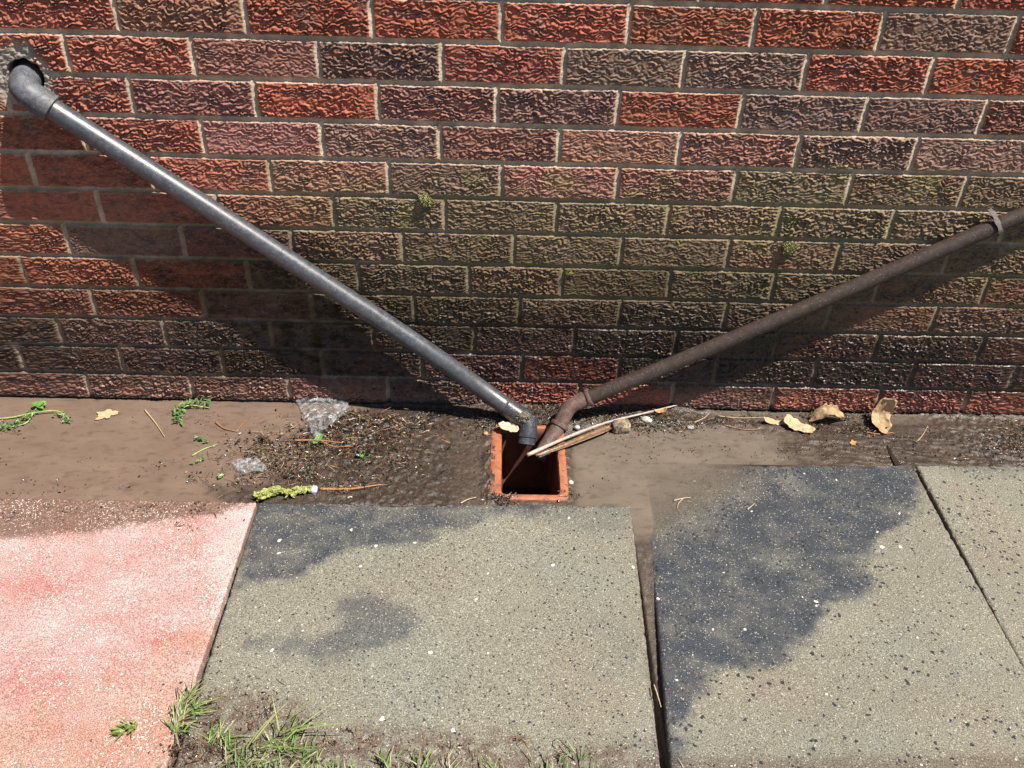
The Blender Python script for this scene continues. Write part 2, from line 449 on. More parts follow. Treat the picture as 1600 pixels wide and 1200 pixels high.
# ------------------------------------------------------------------ WATER over the mud
xs = axis([(-1.3, -.32, .02), (-.32, 1.90, .004), (1.90, 2.4, .02)])
ys = axis([(-.50, .0, .004)])
X, Y = np.meshgrid(xs, ys)
top = ground_h(X, Y)
pk = (X < .170) & (Y < -.331); md = (X > .176) & (X < .930) & (Y < -.326); rt = (X > .976 + .075 * np.clip(Y + .33, -1, 0)) & (X < 1.555) & (Y < -.187); fa = (X > 1.57) & (Y < -.187)
top = np.where(pk, z_pink(X, Y), top); top = np.where(md, z_mid(X, Y), top); top = np.where(rt, z_right(X, Y), top); top = np.where(fa, z_far(X, Y), top)
dep = .0 - top
d0 = np.clip(dep, 0, 1)
swirl = 1 + .45 * fbm(X / .12 + .8 * fbm(X / .1, Y / .1, 101), Y / .05, 102)
op = 1 - np.exp(-d0 * swirl / np.where(X > .8, .0040, .0028))
xc = (X[:-1, :-1] + X[1:, 1:]) / 2; yc = (Y[:-1, :-1] + Y[1:, 1:]) / 2
keep = ~((xc > GX0 + .003) & (xc < GX1 - .003) & (yc > GY0 + .003) & (yc < .0)) & (np.maximum(dep[:-1, :-1], dep[1:, 1:]) > -.003)
tn = fbm(X / .10, Y / .05, 103)
c = mix(np.array([.165, .116, .088]), np.array([.160, .130, .103]), ss(.6, .95, X)[..., None])
c = mix(c, c * .55, (ss(.05, .6, fbm(X / .028, Y / .012, 104, 5)) * .6)[..., None])
c = c * (1 + .16 * tn)[..., None]
t = NT('muddy_water')
t.base(t.mixc(t.ramp(t.noise(240, 4), .62, .72, 0, .5), t.attr('tint', True), (.09, .065, .05)))
t.rough(.06); t.spec(.5)
t.bump(t.noise(26, 3), .10, .002)
t.l(t.attr('murk'), t.b.inputs['Alpha'])
water = gridmesh('water', np.stack([X, Y, 0 * X + .0002 * pn(X / .05, Y / .05, 105)], -1), keep, t.m, {'tint': c}, {'murk': np.clip(op, .12, 1)})
tag(water, kind='structure', label='muddy brown puddle water lying over the mud')

# ------------------------------------------------------------------ PAVING SLABS
def slab_mat(name, pink=False):
    t = NT(name)
    wobv = t.n('ShaderNodeVectorMath', operation='ADD'); nz = t.n('ShaderNodeTexNoise'); nz.inputs['Scale'].default_value = 140; t.l(t.co, nz.inputs['Vector'])
    sc = t.n('ShaderNodeVectorMath', operation='SCALE'); sc.inputs['Scale'].default_value = .009; t.l(nz.outputs['Color'], sc.inputs[0])
    t.l(t.co, wobv.inputs[0]); t.l(sc.outputs[0], wobv.inputs[1]); wv = wobv.outputs[0]
    base = t.attr('tint', True); w = t.attr('damp')
    # sand-sized grains
    g1 = t.noise(520, 2, .6); g2 = t.noise(230, 3, .6)
    base = t.mixc(t.ramp(g1, .36, .64), t.mixc(1., base, (.45, .45, .45), 'MULTIPLY'), t.mixc(1., base, (1.45, 1.45, 1.45), 'MULTIPLY'))
    if pink:
        d, cc = t.voro(300, wv); r = t.sep(cc)
        wh = t.math('MULTIPLY', t.math('GREATER_THAN', r[0], .60), t.ramp(d, .25, .45, 1, 0))
        pat = t.ramp(t.noise(9, 3), .40, .62, .25, 1)
        base = t.mixc(t.math('MULTIPLY', t.math('MULTIPLY', wh, .85), pat), base, (.86, .72, .68))
        d, cc = t.voro(420, wv); r = t.sep(cc)
        bl = t.math('MULTIPLY', t.math('GREATER_THAN', r[1], .74), t.ramp(d, .25, .45, 1, 0))
        base = t.mixc(t.math('MULTIPLY', bl, .55), base, (.22, .07, .06))
        hb = t.noise(480, 3, .6)
    else:
        d, cc = t.voro(330, wv); r = t.sep(cc)             # small pale grit
        wh = t.math('MULTIPLY', t.math('GREATER_THAN', r[0], .80), t.ramp(d, .20, .40, 1, 0))
        base = t.mixc(t.math('MULTIPLY', wh, t.ramp(w, 0, 1, .65, .60)), base, (.60, .58, .51))
        d, cc = t.voro(300, wv); r = t.sep(cc)             # small dark grit
        dk = t.math('MULTIPLY', t.math('GREATER_THAN', r[1], .90), t.ramp(d, .25, .40, 1, 0))
        base = t.mixc(t.math('MULTIPLY', dk, .8), base, (.035, .035, .04))
        clus = t.ramp(t.noise(7, 2), .36, .60, .88, .48)
        d, cc = t.voro(125, wv); r = t.sep(cc)             # dark chips and pits, 2-5 mm, in drifts
        size = t.ramp(t.math('POWER', r[2], 1.6), 0, 1, .13, .44)
        dk = t.math('MULTIPLY', t.math('GREATER_THAN', r[0], clus), t.math('LESS_THAN', d, size))
        base = t.mixc(t.math('MULTIPLY', dk, .94), base, (.022, .022, .026))
        d2, cc2 = t.voro(95, wv, 1.); r2 = t.sep(cc2)       # white quartz chips
        size = t.ramp(t.math('POWER', r2[2], 3), 0, 1, .07, .33)
        wc = t.math('MULTIPLY', t.math('GREATER_THAN', r2[1], .965), t.math('LESS_THAN', d2, size))
        base = t.mixc(t.math('MULTIPLY', wc, .9), base, (.72, .68, .60))
        hb = t.math('SUBTRACT', t.noise(480, 3, .6), t.math('MULTIPLY', dk, .6))
    t.base(base); t.rough(t.ramp(w, 0, 1, .85, .45)); t.spec(t.ramp(w, 0, 1, .2, .5))
    t.bump(hb, .7, .0009)
    return t.m


def pip(px, py, poly):
    ins = np.zeros(px.shape, bool); n = len(poly)
    for i in range(n):
        x1, y1 = poly[i]; x2, y2 = poly[(i + 1) % n]
        cnd = ((y1 > py) != (y2 > py)) & (px < (x2 - x1) * (py - y1) / (y2 - y1 + 1e-12) + x1)
        ins ^= cnd
    return ins


def polydist(px, py, poly):
    d = np.full(px.shape, 9.); n = len(poly)
    for i in range(n):
        a = np.array(poly[i]); b = np.array(poly[(i + 1) % n]); ab = b - a
        tt = np.clip(((px - a[0]) * ab[0] + (py - a[1]) * ab[1]) / (ab @ ab), 0, 1)
        d = np.minimum(d, np.hypot(px - a[0] - tt * ab[0], py - a[1] - tt * ab[1]))
    return np.where(pip(px, py, poly), d, -d)


def patch(X, Y, pts, soft=.03, wob=.05, seed=0):
    poly = [tuple(gp(u, v)[:2]) for u, v in pts]
    return ss(-soft, soft, polydist(X, Y, poly) + wob * fbm(X / .13, Y / .10, seed) + .35 * wob * fbm(X / .03, Y / .03, seed + 1))


def slab(quad, zf, colour, mat, thick=.045, r=.004, step=.003):
    """quad: back-left, back-right, front-right, front-left in plan"""
    q = np.array(quad, float)
    W = max(np.linalg.norm(q[1] - q[0]), np.linalg.norm(q[2] - q[3])); D = max(np.linalg.norm(q[3] - q[0]), np.linalg.norm(q[2] - q[1]))
    nu = int(W / step); nv = int(D / step)
    def ax(n, L):
        e = np.array([0, .0008, .002, .004]) / L
        return np.concatenate([e, np.linspace(.006 / L, 1 - .006 / L, n), 1 - e[::-1]])
    u = ax(nu, W); v = ax(nv, D); U, Vv = np.meshgrid(u, v)
    XY = (q[3] * (1 - U[..., None]) + q[2] * U[..., None]) * (1 - Vv[..., None]) + (q[0] * (1 - U[..., None]) + q[1] * U[..., None]) * Vv[..., None]
    x, y = XY[..., 0], XY[..., 1]
    ed = np.minimum.reduce([U * W, (1 - U) * W, Vv * D, (1 - Vv) * D])
    chip = .0050 * ss(.0, .6, fbm(x / .02, y / .02, 120, 3))
    z = zf(x, y) - .0030 * (1 - np.clip(ed / (r + chip), 0, 1)) ** 2 * 1.3 - ss(.012, 0, ed) * .0035 * ss(.20, .5, fbm(x / .018, y / .018, 121))
    z += .00025 * fbm(x / .008, y / .008, 122) + .0006 * fbm(x / .15, y / .15, 123)
    # nibble the edges in plan
    cen = q.mean(0); nb = .0011 * fbm(x / .012, y / .012, 124) * (ed < .0001)
    x = x + nb * np.sign(x - cen[0]); y = y + nb * np.sign(y - cen[1])
    Pm = np.stack([x, y, z], -1)
    def ring(Pm, dz, s):
        a = Pm
        return a
    # skirt: pad the grid with rows and columns dropped straight down
    def pad(A):
        A = np.concatenate([A[:1], A, A[-1:]], 0); return np.concatenate([A[:, :1], A, A[:, -1:]], 1)
    Pp = pad(Pm); Pp[0, :, 2] -= thick; Pp[-1, :, 2] -= thick; Pp[1:-1, 0, 2] -= thick; Pp[1:-1, -1, 2] -= thick
    tint, damp = colour(Pp[..., 0], Pp[..., 1], pad(ed))
    tint = tint.copy()
    for sl in ((0, slice(None)), (-1, slice(None)), (slice(None), 0), (slice(None), -1)): tint[sl] = tint[sl] * .2 + MUDC * .6
    for sl in ((1, slice(1, -1)), (-2, slice(1, -1)), (slice(1, -1), 1), (slice(1, -1), -2)): tint[sl] = tint[sl] * .6 + MUDC * .3
    o = gridmesh('paving_slab', Pp, None, mat, {'tint': np.clip(tint, .01, .95)}, {'damp': damp})
    return o


concrete = slab_mat('exposed_aggregate_concrete'); pinkc = slab_mat('pink_aggregate_concrete', True)
DRY = np.array([.186, .176, .138]); WETC = np.array([.030, .037, .051]); MUDC = np.array([.10, .07, .052])


def tone(X, Y, s):
    d = DRY * (1 + .10 * fbm(X / .18, Y / .18, s) + .05 * fbm(X / .03, Y / .03, s + 2))[..., None]
    d = mix(d, np.array([.20, .165, .126]), (ss(.0, .7, fbm(X / .22, Y / .17, s + 4)) * .45)[..., None])
    return mix(d, np.array([.175, .182, .155]), (ss(.0, .7, fbm(X / .20, Y / .2, s + 5)) * .5)[..., None])


def col_mid(X, Y, ed):
    c = tone(X, Y, 130)
    w = patch(X, Y, [(380, 770), (1000, 770), (960, 800), (760, 812), (690, 835), (640, 858), (560, 866), (520, 880), (480, 905), (420, 915), (370, 925)], .022, .035, 140)
    w2 = patch(X, Y, [(520, 930), (600, 950), (655, 975), (620, 1000), (570, 1035), (440, 1035), (400, 1010), (470, 990), (520, 975)], .025, .05, 142) * .62
    w3 = patch(X, Y, [(700, 790), (990, 790), (990, 850), (900, 830)], .04, .05, 144) * .40
    w4 = patch(X, Y, [(940, 980), (1010, 960), (1015, 1060), (950, 1040)], .03, .05, 146) * .25
    w = np.clip(np.maximum.reduce([w * (.78 + .3 * fbm(X / .05, Y / .04, 147)), w2, w3, w4]), 0, 1)
    w = w * (1 - .20 * ss(-.05, .7, fbm(X / .045, Y / .030, 301, 4))) * (1 - .28 * ss(.0, .6, fbm(X / .13, Y / .10, 303)))
    w = ss(-.05, 1.08, w + .10 * w * fbm(X / .008, Y / .008, 302))
    c = mix(c, WETC, (w * .95)[..., None])
    dirt = patch(X, Y, [(250, 1230), (300, 1070), (380, 1085), (450, 1120), (620, 1150), (760, 1160), (1040, 1185), (1040, 1260)], .03, .04, 150)
    c = mix(c, MUDC, (dirt * .85 * ss(-.6, .3, fbm(X / .02, Y / .02, 151)))[..., None])
    e = ss(.012, .001, ed) * ss(-.3, .4, fbm(X / .03, Y / .03, 152)); c = mix(c, MUDC, (e * .5)[..., None])
    return c, w


def col_right(X, Y, ed):
    c = tone(X, Y, 160)
    w = patch(X, Y, [(960, 720), (1440, 720), (1440, 770), (1395, 830), (1340, 880), (1350, 920), (1290, 960), (1240, 1030), (1130, 1060), (1075, 1110), (1060, 1210), (1010, 1210)], .022, .035, 170)
    m = patch(X, Y, [(940, 740), (1130, 730), (1190, 760), (1110, 820), (1040, 850), (980, 850)], .04, .05, 174)
    w = np.clip(w * (.90 + .25 * fbm(X / .06, Y / .05, 171)) - .25 * m, 0, 1)
    w = w * (1 - .20 * ss(-.05, .7, fbm(X / .045, Y / .030, 301, 4))) * (1 - .28 * ss(.0, .6, fbm(X / .13, Y / .10, 303)))
    w = ss(-.05, 1.08, w + .10 * w * fbm(X / .008, Y / .008, 302))
    c = mix(c, WETC, (w * .95)[..., None])
    c = mix(c, np.array([.12, .10, .075]), (m * .45)[..., None])
    e = ss(.010, .001, ed) * ss(-.3, .4, fbm(X / .03, Y / .03, 172)); c = mix(c, MUDC, (e * .4)[..., None])
    dirt = ss(-.87, -.90, Y + .012 * fbm(X / .03, Y / .03, 173)); c = mix(c, MUDC, (dirt * .6)[..., None])
    return c, w


def col_far(X, Y, ed):
    c = tone(X, Y, 180)
    w = patch(X, Y, [(1480, 725), (1620, 725), (1610, 745), (1500, 745)], .03, .04, 190) * .4
    return mix(c, WETC, w[..., None]), w


def col_pink(X, Y, ed):
    n = fbm(X / .16, Y / .10, 200); n2 = fbm(X / .05, Y / .05, 202)
    c = mix(np.array([.385, .238, .222]), np.array([.37, .168, .148]), ss(-.05, .75, n + .25 * n2)[..., None])
    c = mix(c, np.array([.45, .335, .32]), (ss(.0, .7, -n + .2 * n2) * .6)[..., None])
    rw = patch(X, Y, [(350, 800), (420, 780), (400, 900), (345, 1000), (330, 900)], .03, .03, 204)
    c = mix(c, np.array([.47, .36, .345]), (rw * .7)[..., None])
    b = patch(X, Y, [(150, 1100), (330, 980), (320, 1240), (-60, 1240), (-60, 1150)], .06, .08, 206)
    c = mix(c, np.array([.33, .19, .12]), (b * .5)[..., None])
    d = patch(X, Y, [(-200, 760), (420, 770), (400, 800), (330, 805), (230, 820), (150, 835), (-200, 850)], .014, .022, 208)
    edge = ss(-.3, .4, fbm(X / .012, Y / .010, 209) + .9 * d - .35 + .45 * ss(.0, -.35, X))
    c = mix(c, np.array([.14, .085, .062]), (d * edge * .92)[..., None])
    w = d * edge * .8
    return c, w


g = 'concrete paving slabs laid along the wall'
s1 = slab([(-1.05, -.322), (.1695, -.331), (.158, -.925), (-1.05, -.925)], z_pink, col_pink, pinkc)
tag(s1, 'pink paving slab with a mud-covered back edge, leftmost in the row', 'paving slab', g)
s2 = slab([(.1745, -.333), (.9310, -.324), (.9150, -.925), (.1715, -.925)], z_mid, col_mid, concrete)
tag(s2, 'grey-green speckled paving slab right in front of the clay gully, dark wet band along its back', 'paving slab', g)
s3 = slab([(.9750, -.187), (1.5580, -.187), (1.5500, -.925), (.9270, -.925)], z_right, col_right, concrete)
tag(s3, 'grey paving slab with a large blue-black wet patch and one muddy flooded corner', 'paving slab', g)
s4 = slab([(1.5690, -.187), (2.3200, -.183), (2.3200, -.925), (1.5640, -.925)], z_far, col_far, concrete)
tag(s4, 'dry grey-green paving slab at the far right, beyond the narrow black joint', 'paving slab', g)

# ------------------------------------------------------------------ sweeps
def sweep(path, rad, seg=28, caps=(True, True), bore=None):
    """tube along points; rad scalar or list; bore: wall thickness of an open far end"""
    P = np.array(path, float); n = len(P); R = np.full(n, rad) if np.isscalar(rad) else np.array(rad, float)
    T = np.gradient(P, axis=0); T /= np.linalg.norm(T, axis=1)[:, None]
    N = np.cross(T[0], [0, 0, 1.]); N /= np.linalg.norm(N); V = []; F = []
    for i in range(n):
        N = N - T[i] * (N @ T[i]); N /= np.linalg.norm(N); B = np.cross(T[i], N)
        a = np.linspace(0, 2 * np.pi, seg, endpoint=False)
        V += list(P[i] + R[i] * (np.cos(a)[:, None] * N + np.sin(a)[:, None] * B))
    for i in range(n - 1):
        for j in range(seg):
            k = (j + 1) % seg; F.append((i * seg + j, i * seg + k, (i + 1) * seg + k, (i + 1) * seg + j))
    if caps[0]: F.append(tuple(range(seg))[::-1])
    if caps[1] and not bore: F.append(tuple((n - 1) * seg + j for j in range(seg)))
    if bore:
        a = np.linspace(0, 2 * np.pi, seg, endpoint=False); c0 = len(V)
        for dd in (0, .05):
            V += list(P[-1] - T[-1] * dd + (R[-1] - bore) * (np.cos(a)[:, None] * N + np.sin(a)[:, None] * B))
        for j in range(seg):
            k = (j + 1) % seg
            F.append(((n - 1) * seg + j, (n - 1) * seg + k, c0 + k, c0 + j)); F.append((c0 + j, c0 + k, c0 + seg + k, c0 + seg + j))
        F.append(tuple(c0 + seg + j for j in range(seg)))
    return V, F


def smoothpath(pts, n=60):
    P = np.array(pts, float); d = np.r_[0, np.cumsum(np.linalg.norm(np.diff(P, axis=0), axis=1))]
    m = np.gradient(P, d, axis=0); t = np.linspace(0, d[-1], n); i = np.clip(np.searchsorted(d, t, 'right') - 1, 0, len(P) - 2)
    h = (d[i + 1] - d[i]); s = ((t - d[i]) / h)[:, None]; h = h[:, None]
    return (2 * s**3 - 3 * s**2 + 1) * P[i] + (s**3 - 2 * s**2 + s) * h * m[i] + (-2 * s**3 + 3 * s**2) * P[i + 1] + (s**3 - s**2) * h * m[i + 1]


def corner(A, B, C, r, n=14):     # rounded corner at B between A and C
    A, B, C = map(np.array, (A, B, C)); u = (A - B) / np.linalg.norm(A - B); v = (C - B) / np.linalg.norm(C - B)
    p, q = B + u * r, B + v * r; t = np.linspace(0, 1, n)[:, None]
    return (1 - t)**2 * p + 2 * t * (1 - t) * B + t**2 * q


def empty(name, loc):
    o = bpy.data.objects.new(name, None); COL.objects.link(o); o.location = tuple(map(float, loc)); o.empty_display_size = .03
    bpy.context.view_layer.update(); return o


def part(name, VF, m, root, smooth=True, sharp=True):
    V, F = VF; off = np.array(root.matrix_world.translation)
    if root.parent is None or True:
        V = [np.array(v) - off for v in V]
    o = meshobj(name, V, F, m, root, smooth)
    return o


def autosmooth(o, deg=40):
    me = o.data
    me.update()
    import bmesh
    b = bmesh.new(); b.from_mesh(me)
    for e in b.edges:
        if len(e.link_faces) == 2 and e.calc_face_angle(0) > math.radians(deg): e.smooth = False
    b.to_mesh(me); b.free()


# grey plastic
def pipe_mat(name, base, scuff, dirt, rough=.34, speck=.3, dirtlow=None, spec=.5, rot=(0, 0, 0)):
    t = NT(name)
    st = t.noise(60, 4, .7, t.scaled(1, 1, 1), 1.2)
    c = t.mixc(t.ramp(st, .42, .68), base, scuff)
    fine = t.noise(700, 3, .7)
    c = t.mixc(t.ramp(fine, .54, .72, 0, speck), c, tuple(min(1, x * 2.6) for x in scuff))
    c = t.mixc(t.ramp(t.noise(26, 5, .7), .52, .70, 0, .75), c, dirt)
    d, cc = t.voro(420); r = t.sep(cc)
    c = t.mixc(t.math('MULTIPLY', t.math('GREATER_THAN', r[0], .90), t.ramp(d, .18, .34, speck * 1.6, 0)), c, (.36, .33, .29))
    if dirtlow:          # splashed soil towards one end, by world x
        geo = t.n('ShaderNodeNewGeometry'); sx = t.n('ShaderNodeSeparateXYZ'); t.l(geo.outputs['Position'], sx.inputs[0])
        k = t.ramp(sx.outputs[0], dirtlow[0], dirtlow[1], 0, 1)
        c = t.mixc(t.math('MULTIPLY', k, t.ramp(t.noise(210, 5, .75), .44, .60, 0, .8)), c, dirtlow[2])
    t.base(c); t.rough(t.ramp(t.noise(90, 4, .7), .3, .7, rough - .06, rough + .22)); t.spec(spec)
    t.bump(t.math('ADD', t.noise(620, 4, .7), t.math('MULTIPLY', t.noise(70, 3), .6)), .40, .0006)
    return t.m


grey_pl = pipe_mat('weathered_grey_plastic', (.036, .040, .048), (.072, .077, .090), (.050, .048, .047), .30, .45, (.52, .72, (.060, .052, .045)), .9)
grey_fit = pipe_mat('scuffed_grey_plastic_fitting', (.060, .064, .075), (.135, .140, .155), (.09, .087, .083), .48, .45)
brown_pl = pipe_mat('weathered_brown_plastic', (.040, .027, .022), (.070, .050, .043), (.055, .043, .030), .50, .45, None, .35)
brown_fit = pipe_mat('muddy_brown_plastic_fitting', (.085, .048, .040), (.17, .11, .095), (.10, .08, .06), .50, .5, None, .4)
dark_fit = pipe_mat('dark_wet_plastic', (.024, .027, .034), (.05, .055, .064), (.075, .065, .05), .28, .6)

# ---- grey waste pipe
A = wp(70, 163, -.030); A2 = wp(200, 245, -.030); A3 = wp(500, 438, -.031); A4 = wp(660, 543, -.040); A5 = wp(775, 624, -.054)
E1 = wp(826, 660, -.080); E2 = wp(822, 692, -.112)
root = empty('waste_pipe', A)
tag(root, 'grey plastic waste pipe sloping down from the hole in the bricks into the clay gully', 'waste pipe')
part('pipe', sweep(smoothpath([A, A2, A3, A4, A5, mix(A5, E1, .35)], 90), .0203, 36), grey_pl, root)
hx, hz = HC[0] - .003, HC[2] - .003
H0 = np.array([hx, .052, hz]); HB = np.array([hx - .004, -.031, hz - .004]); dirp = (A2 - A) / np.linalg.norm(A2 - A)
HB = A - dirp * .040; HB[1] = -.034
H0 = np.array([HC[0] - .003, .052, HC[2] - .002]); HB[0] = mix(HB[0], H0[0], .6); HB[2] = mix(HB[2], H0[2], .45)
cr = corner(H0, HB, A, .034, 18)
o = part('elbow', sweep(np.vstack([[H0], cr, [A - dirp * .012], [A + dirp * .012]]), .0255, 36, (True, True), .003), grey_fit, root); autosmooth(o)
V, F = sweep([A - dirp * .020, A - dirp * .0185, A + dirp * .0125, A + dirp * .0140], [.0255, .0262, .0262, .0240], 36)
o = part('socket', (V, F), grey_fit, root); autosmooth(o)
dl = (E1 - A5) / np.linalg.norm(E1 - A5); de = (E2 - E1) / np.linalg.norm(E2 - E1)
cr = corner(mix(A5, E1, .1), E1, E2, .022, 16)
o = part('end_elbow', sweep(np.vstack([[mix(A5, E1, .30)], cr, [E2 - de * .012]]), [.0222] * 17 + [.0222], 36, (True, True), .002), dark_fit, root); autosmooth(o)
o = part('spigot', sweep([E2 - de * .016, E2 + de * .004], .0200, 32, (True, True), .003), dark_fit, root); autosmooth(o)

import bmesh
b_ = bmesh.new(); bmesh.ops.create_icosphere(b_, subdivisions=5, radius=1)
p_ = np.array([v.co for v in b_.verts]); n_ = 1 + .30 * fbm(p_[:, 0] * 2.1 + 3, p_[:, 1] * 2.1 + p_[:, 2] * 1.7, 301) + .16 * pn(p_[:, 0] * 9 + p_[:, 2] * 4, p_[:, 1] * 9, 302) + .10 * pn(p_[:, 0] * 19, p_[:, 1] * 19 + p_[:, 2] * 11, 303)
cm = mix(A5, E1, .80) + np.array([0, -.011, .010])
W_ = p_ * np.array([.019, .013, .014]) * n_[:, None] + cm - np.array(root.matrix_world.translation)
for v, w in zip(b_.verts, W_): v.co = w
me_ = bpy.data.meshes.new('mud_crust'); b_.to_mesh(me_); b_.free()
link('mud_crust', me_, simple_mat('dried_mud_crust', (.075, .062, .048), (.20, .175, .135), 170, .75, .8, .0012, .3, (.025, .022, .02)), root)

# ---- brown waste pipe
B0 = wp(1760, 262, -.022); B1 = wp(1600, 334, -.022); B2 = wp(1400, 420, -.026); B3 = wp(1180, 514, -.034); B4 = wp(1000, 589, -.042); B5 = wp(918, 622, -.050)
C1 = wp(889, 635, -.062); C2 = wp(874, 664, -.086); C3 = wp(846, 709, -.138)
root = empty('waste_pipe', B5)
tag(root, 'thin brown plastic waste pipe rising to the right, with a jointed bend over the gully', 'waste pipe')
mid = mix(B1, B2, .22)
part('pipe', sweep(smoothpath([mid, B2, B3, B4, B5], 80), .0163, 32), brown_pl, root)
tk = (mid - B1) / np.linalg.norm(mid - B1)
part('upper_pipe', sweep(smoothpath([B0, B1, mid + tk * .01], 30), .0146, 32), brown_pl, root)
db = (B4 - B5) / np.linalg.norm(B4 - B5)
def ringc(name, c0, d, r, w, mat, rt):
    d = d / np.linalg.norm(d)
    V, F = sweep([c0 - d * w / 2, c0 - d * (w / 2 - .0012), c0 + d * (w / 2 - .0012), c0 + d * w / 2], [r - .0015, r, r, r - .0015], 32)
    o = part(name, (V, F), mat, rt); autosmooth(o); return o
ringc('collar', B5 + db * .004, db, .0212, .0085, brown_fit, root)
ringc('collar', B5 - db * .014, db, .0190, .013, brown_fit, root)
d23 = (C2 - C1) / np.linalg.norm(C2 - C1); d34 = (C3 - C2) / np.linalg.norm(C3 - C2)
cr = corner(B5, C1, C2, .016, 14)
o = part('bend', sweep(np.vstack([[B5 + (C1 - B5) * .1], cr, [C2 - d23 * .004]]), .0172, 32), brown_fit, root); autosmooth(o)
ringc('collar', C2 + d34 * .000, mix(d23, d34, .4), .0212, .009, brown_fit, root)
o = part('spigot', sweep([C2, mix(C2, C3, .5), C3 + d34 * .012], [.0175, .0168, .0160], 32, (True, True), .0025), brown_fit, root); autosmooth(o)
# strap clip round the upper pipe
K = wp(1557, 353, -.0225); kd = (B1 - B2) / np.linalg.norm(B1 - B2); nz_ = np.array([0, -1., 0]); up = np.cross(nz_, kd); up /= np.linalg.norm(up)
if up[2] < 0: up = -up
pts = []
for a in np.linspace(-50, 205, 20):
    ra = math.radians(a); pts.append(K + .0178 * (math.cos(ra) * nz_ * 1. + math.sin(ra) * up))
top = K + up * .026; pts = [K - up * .030 + np.array([0, .008, 0])] + pts[:14] + [K + up * .024 + nz_ * .004]
pts = np.array([K - up * .021 + nz_ * .002, K - up * .012 + nz_ * .015, K + nz_ * .0195, K + up * .012 + nz_ * .016, K + up * .022 + nz_ * .008, K + up * .029 + nz_ * .002, K + up * .031 - nz_ * .018])
sp = smoothpath(pts, 26); V = []; F = []
for i, p in enumerate(sp):
    tt = sp[min(i + 1, 25)] - sp[max(i - 1, 0)]; tt /= np.linalg.norm(tt); nn = np.cross(tt, kd)
    for a, b in ((-1, -1), (1, -1), (1, 1), (-1, 1)): V.append(p + kd * a * (.0042 + .0008 * math.sin(i)) + nn * b * .0011)
    if i:
        for j in range(4): k = (j + 1) % 4; F.append(((i - 1) * 4 + j, (i - 1) * 4 + k, i * 4 + k, i * 4 + j))
F += [(0, 1, 2, 3), tuple(25 * 4 + j for j in (3, 2, 1, 0))]
clipm = pipe_mat('grey_brown_clip_plastic', (.13, .11, .10), (.26, .23, .21), (.14, .12, .1), .5, .4)
o = part('pipe_clip', (V, F), clipm, root); autosmooth(o)

# ------------------------------------------------------------------ GULLY
def rrect(x0, x1, y0, y1, r, n=6):
    pts = []
    for cx, cy, a in ((x1 - r, y1 - r, 0), (x0 + r, y1 - r, 90), (x0 + r, y0 + r, 180), (x1 - r, y0 + r, 270)):
        for k in range(n + 1):
            t_ = math.radians(a + 90 * k / n); pts.append((cx + r * math.cos(t_), cy + r * math.sin(t_)))
    # densify the straight runs
    out = []
    for i in range(len(pts)):
        p, q = np.array(pts[i]), np.array(pts[(i + 1) % len(pts)]); m = max(1, int(np.linalg.norm(q - p) / .004))
        for k in range(m): out.append(p + (q - p) * k / m)
    return np.array(out)


ou = rrect(GX0, GX1, GY0, GY1, .014); cen = np.array([(GX0 + GX1) / 2 + .003, (GY0 + GY1) / 2])
def inset(P, dxl, dxr, dyf, dyb):
    x = GX0 + dxl + (P[:, 0] - GX0) * ((GX1 - dxr) - (GX0 + dxl)) / (GX1 - GX0); y = GY0 + dyf + (P[:, 1] - GY0) * ((GY1 - dyb) - (GY0 + dyf)) / (GY1 - GY0)
    return np.stack([x, y], 1)
rings = [(ou, -.06), (ou, .0035), (inset(ou, .002, .002, .002, .002), .0062), (inset(ou, .011, .009, .008, .008), .0070),
         (inset(ou, .0230, .0165, .0145, .014), .0062), (inset(ou, .0250, .0185, .0165, .016), .0030), (inset(ou, .0260, .0195, .0175, .017), -.05), (inset(ou, .028, .022, .020, .02), -.12), (inset(ou, .032, .027, .024, .024), -.21)]
V = []; F = []; n = len(ou)
for k, (P2, z) in enumerate(rings):
    fa_ = fbm(P2[:, 0] / .012 + k * .3, P2[:, 1] / .012, 220); fb_ = fbm(P2[:, 0] / .02, P2[:, 1] / .02 + k * .2, 221)
    for i, p in enumerate(P2):
        w = .0009 if 1 <= k <= 5 else .0004
        a = float(fa_[i]); b = float(fb_[i])
        q = p + (p - cen) / np.linalg.norm(p - cen) * w * a
        chipz = -.004 * max(0, b - .25) if 2 <= k <= 4 else 0
        V.append((q[0], q[1], z + .0006 * a + chipz))
for k in range(len(rings) - 1):
    for i in range(n):
        j = (i + 1) % n; F.append((k * n + i, k * n + j, (k + 1) * n + j, (k + 1) * n + i))
F.append(tuple((len(rings) - 1) * n + i for i in range(n)))
t = NT('terracotta_clay')
f = t.ramp(t.noise(28, 4, .6), .38, .62); c_ = t.mixc(f, (.37, .128, .060), (.29, .092, .044))
c_ = t.mixc(t.ramp(t.noise(300, 3, .7), .60, .70, 0, .7), c_, (.14, .07, .045))
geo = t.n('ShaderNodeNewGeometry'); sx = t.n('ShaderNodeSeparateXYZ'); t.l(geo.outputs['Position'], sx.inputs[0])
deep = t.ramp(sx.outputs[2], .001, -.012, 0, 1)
c_ = t.mixc(t.math('MULTIPLY', deep, t.ramp(t.noise(22, 3), .3, .6, .85, .98)), c_, (.085, .030, .018))     # slimed below the lip, and darkened to paint the pipes' shade inside
c_ = t.mixc(t.ramp(t.noise(75, 5, .75), .54, .62, 0, .9), c_, (.10, .07, .05))
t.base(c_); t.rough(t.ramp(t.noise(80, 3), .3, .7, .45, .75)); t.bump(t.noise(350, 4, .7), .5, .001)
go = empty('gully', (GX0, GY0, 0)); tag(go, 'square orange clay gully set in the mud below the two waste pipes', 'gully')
o = part('clay_hopper', (V, F), t.m, go); autosmooth(o, 50)
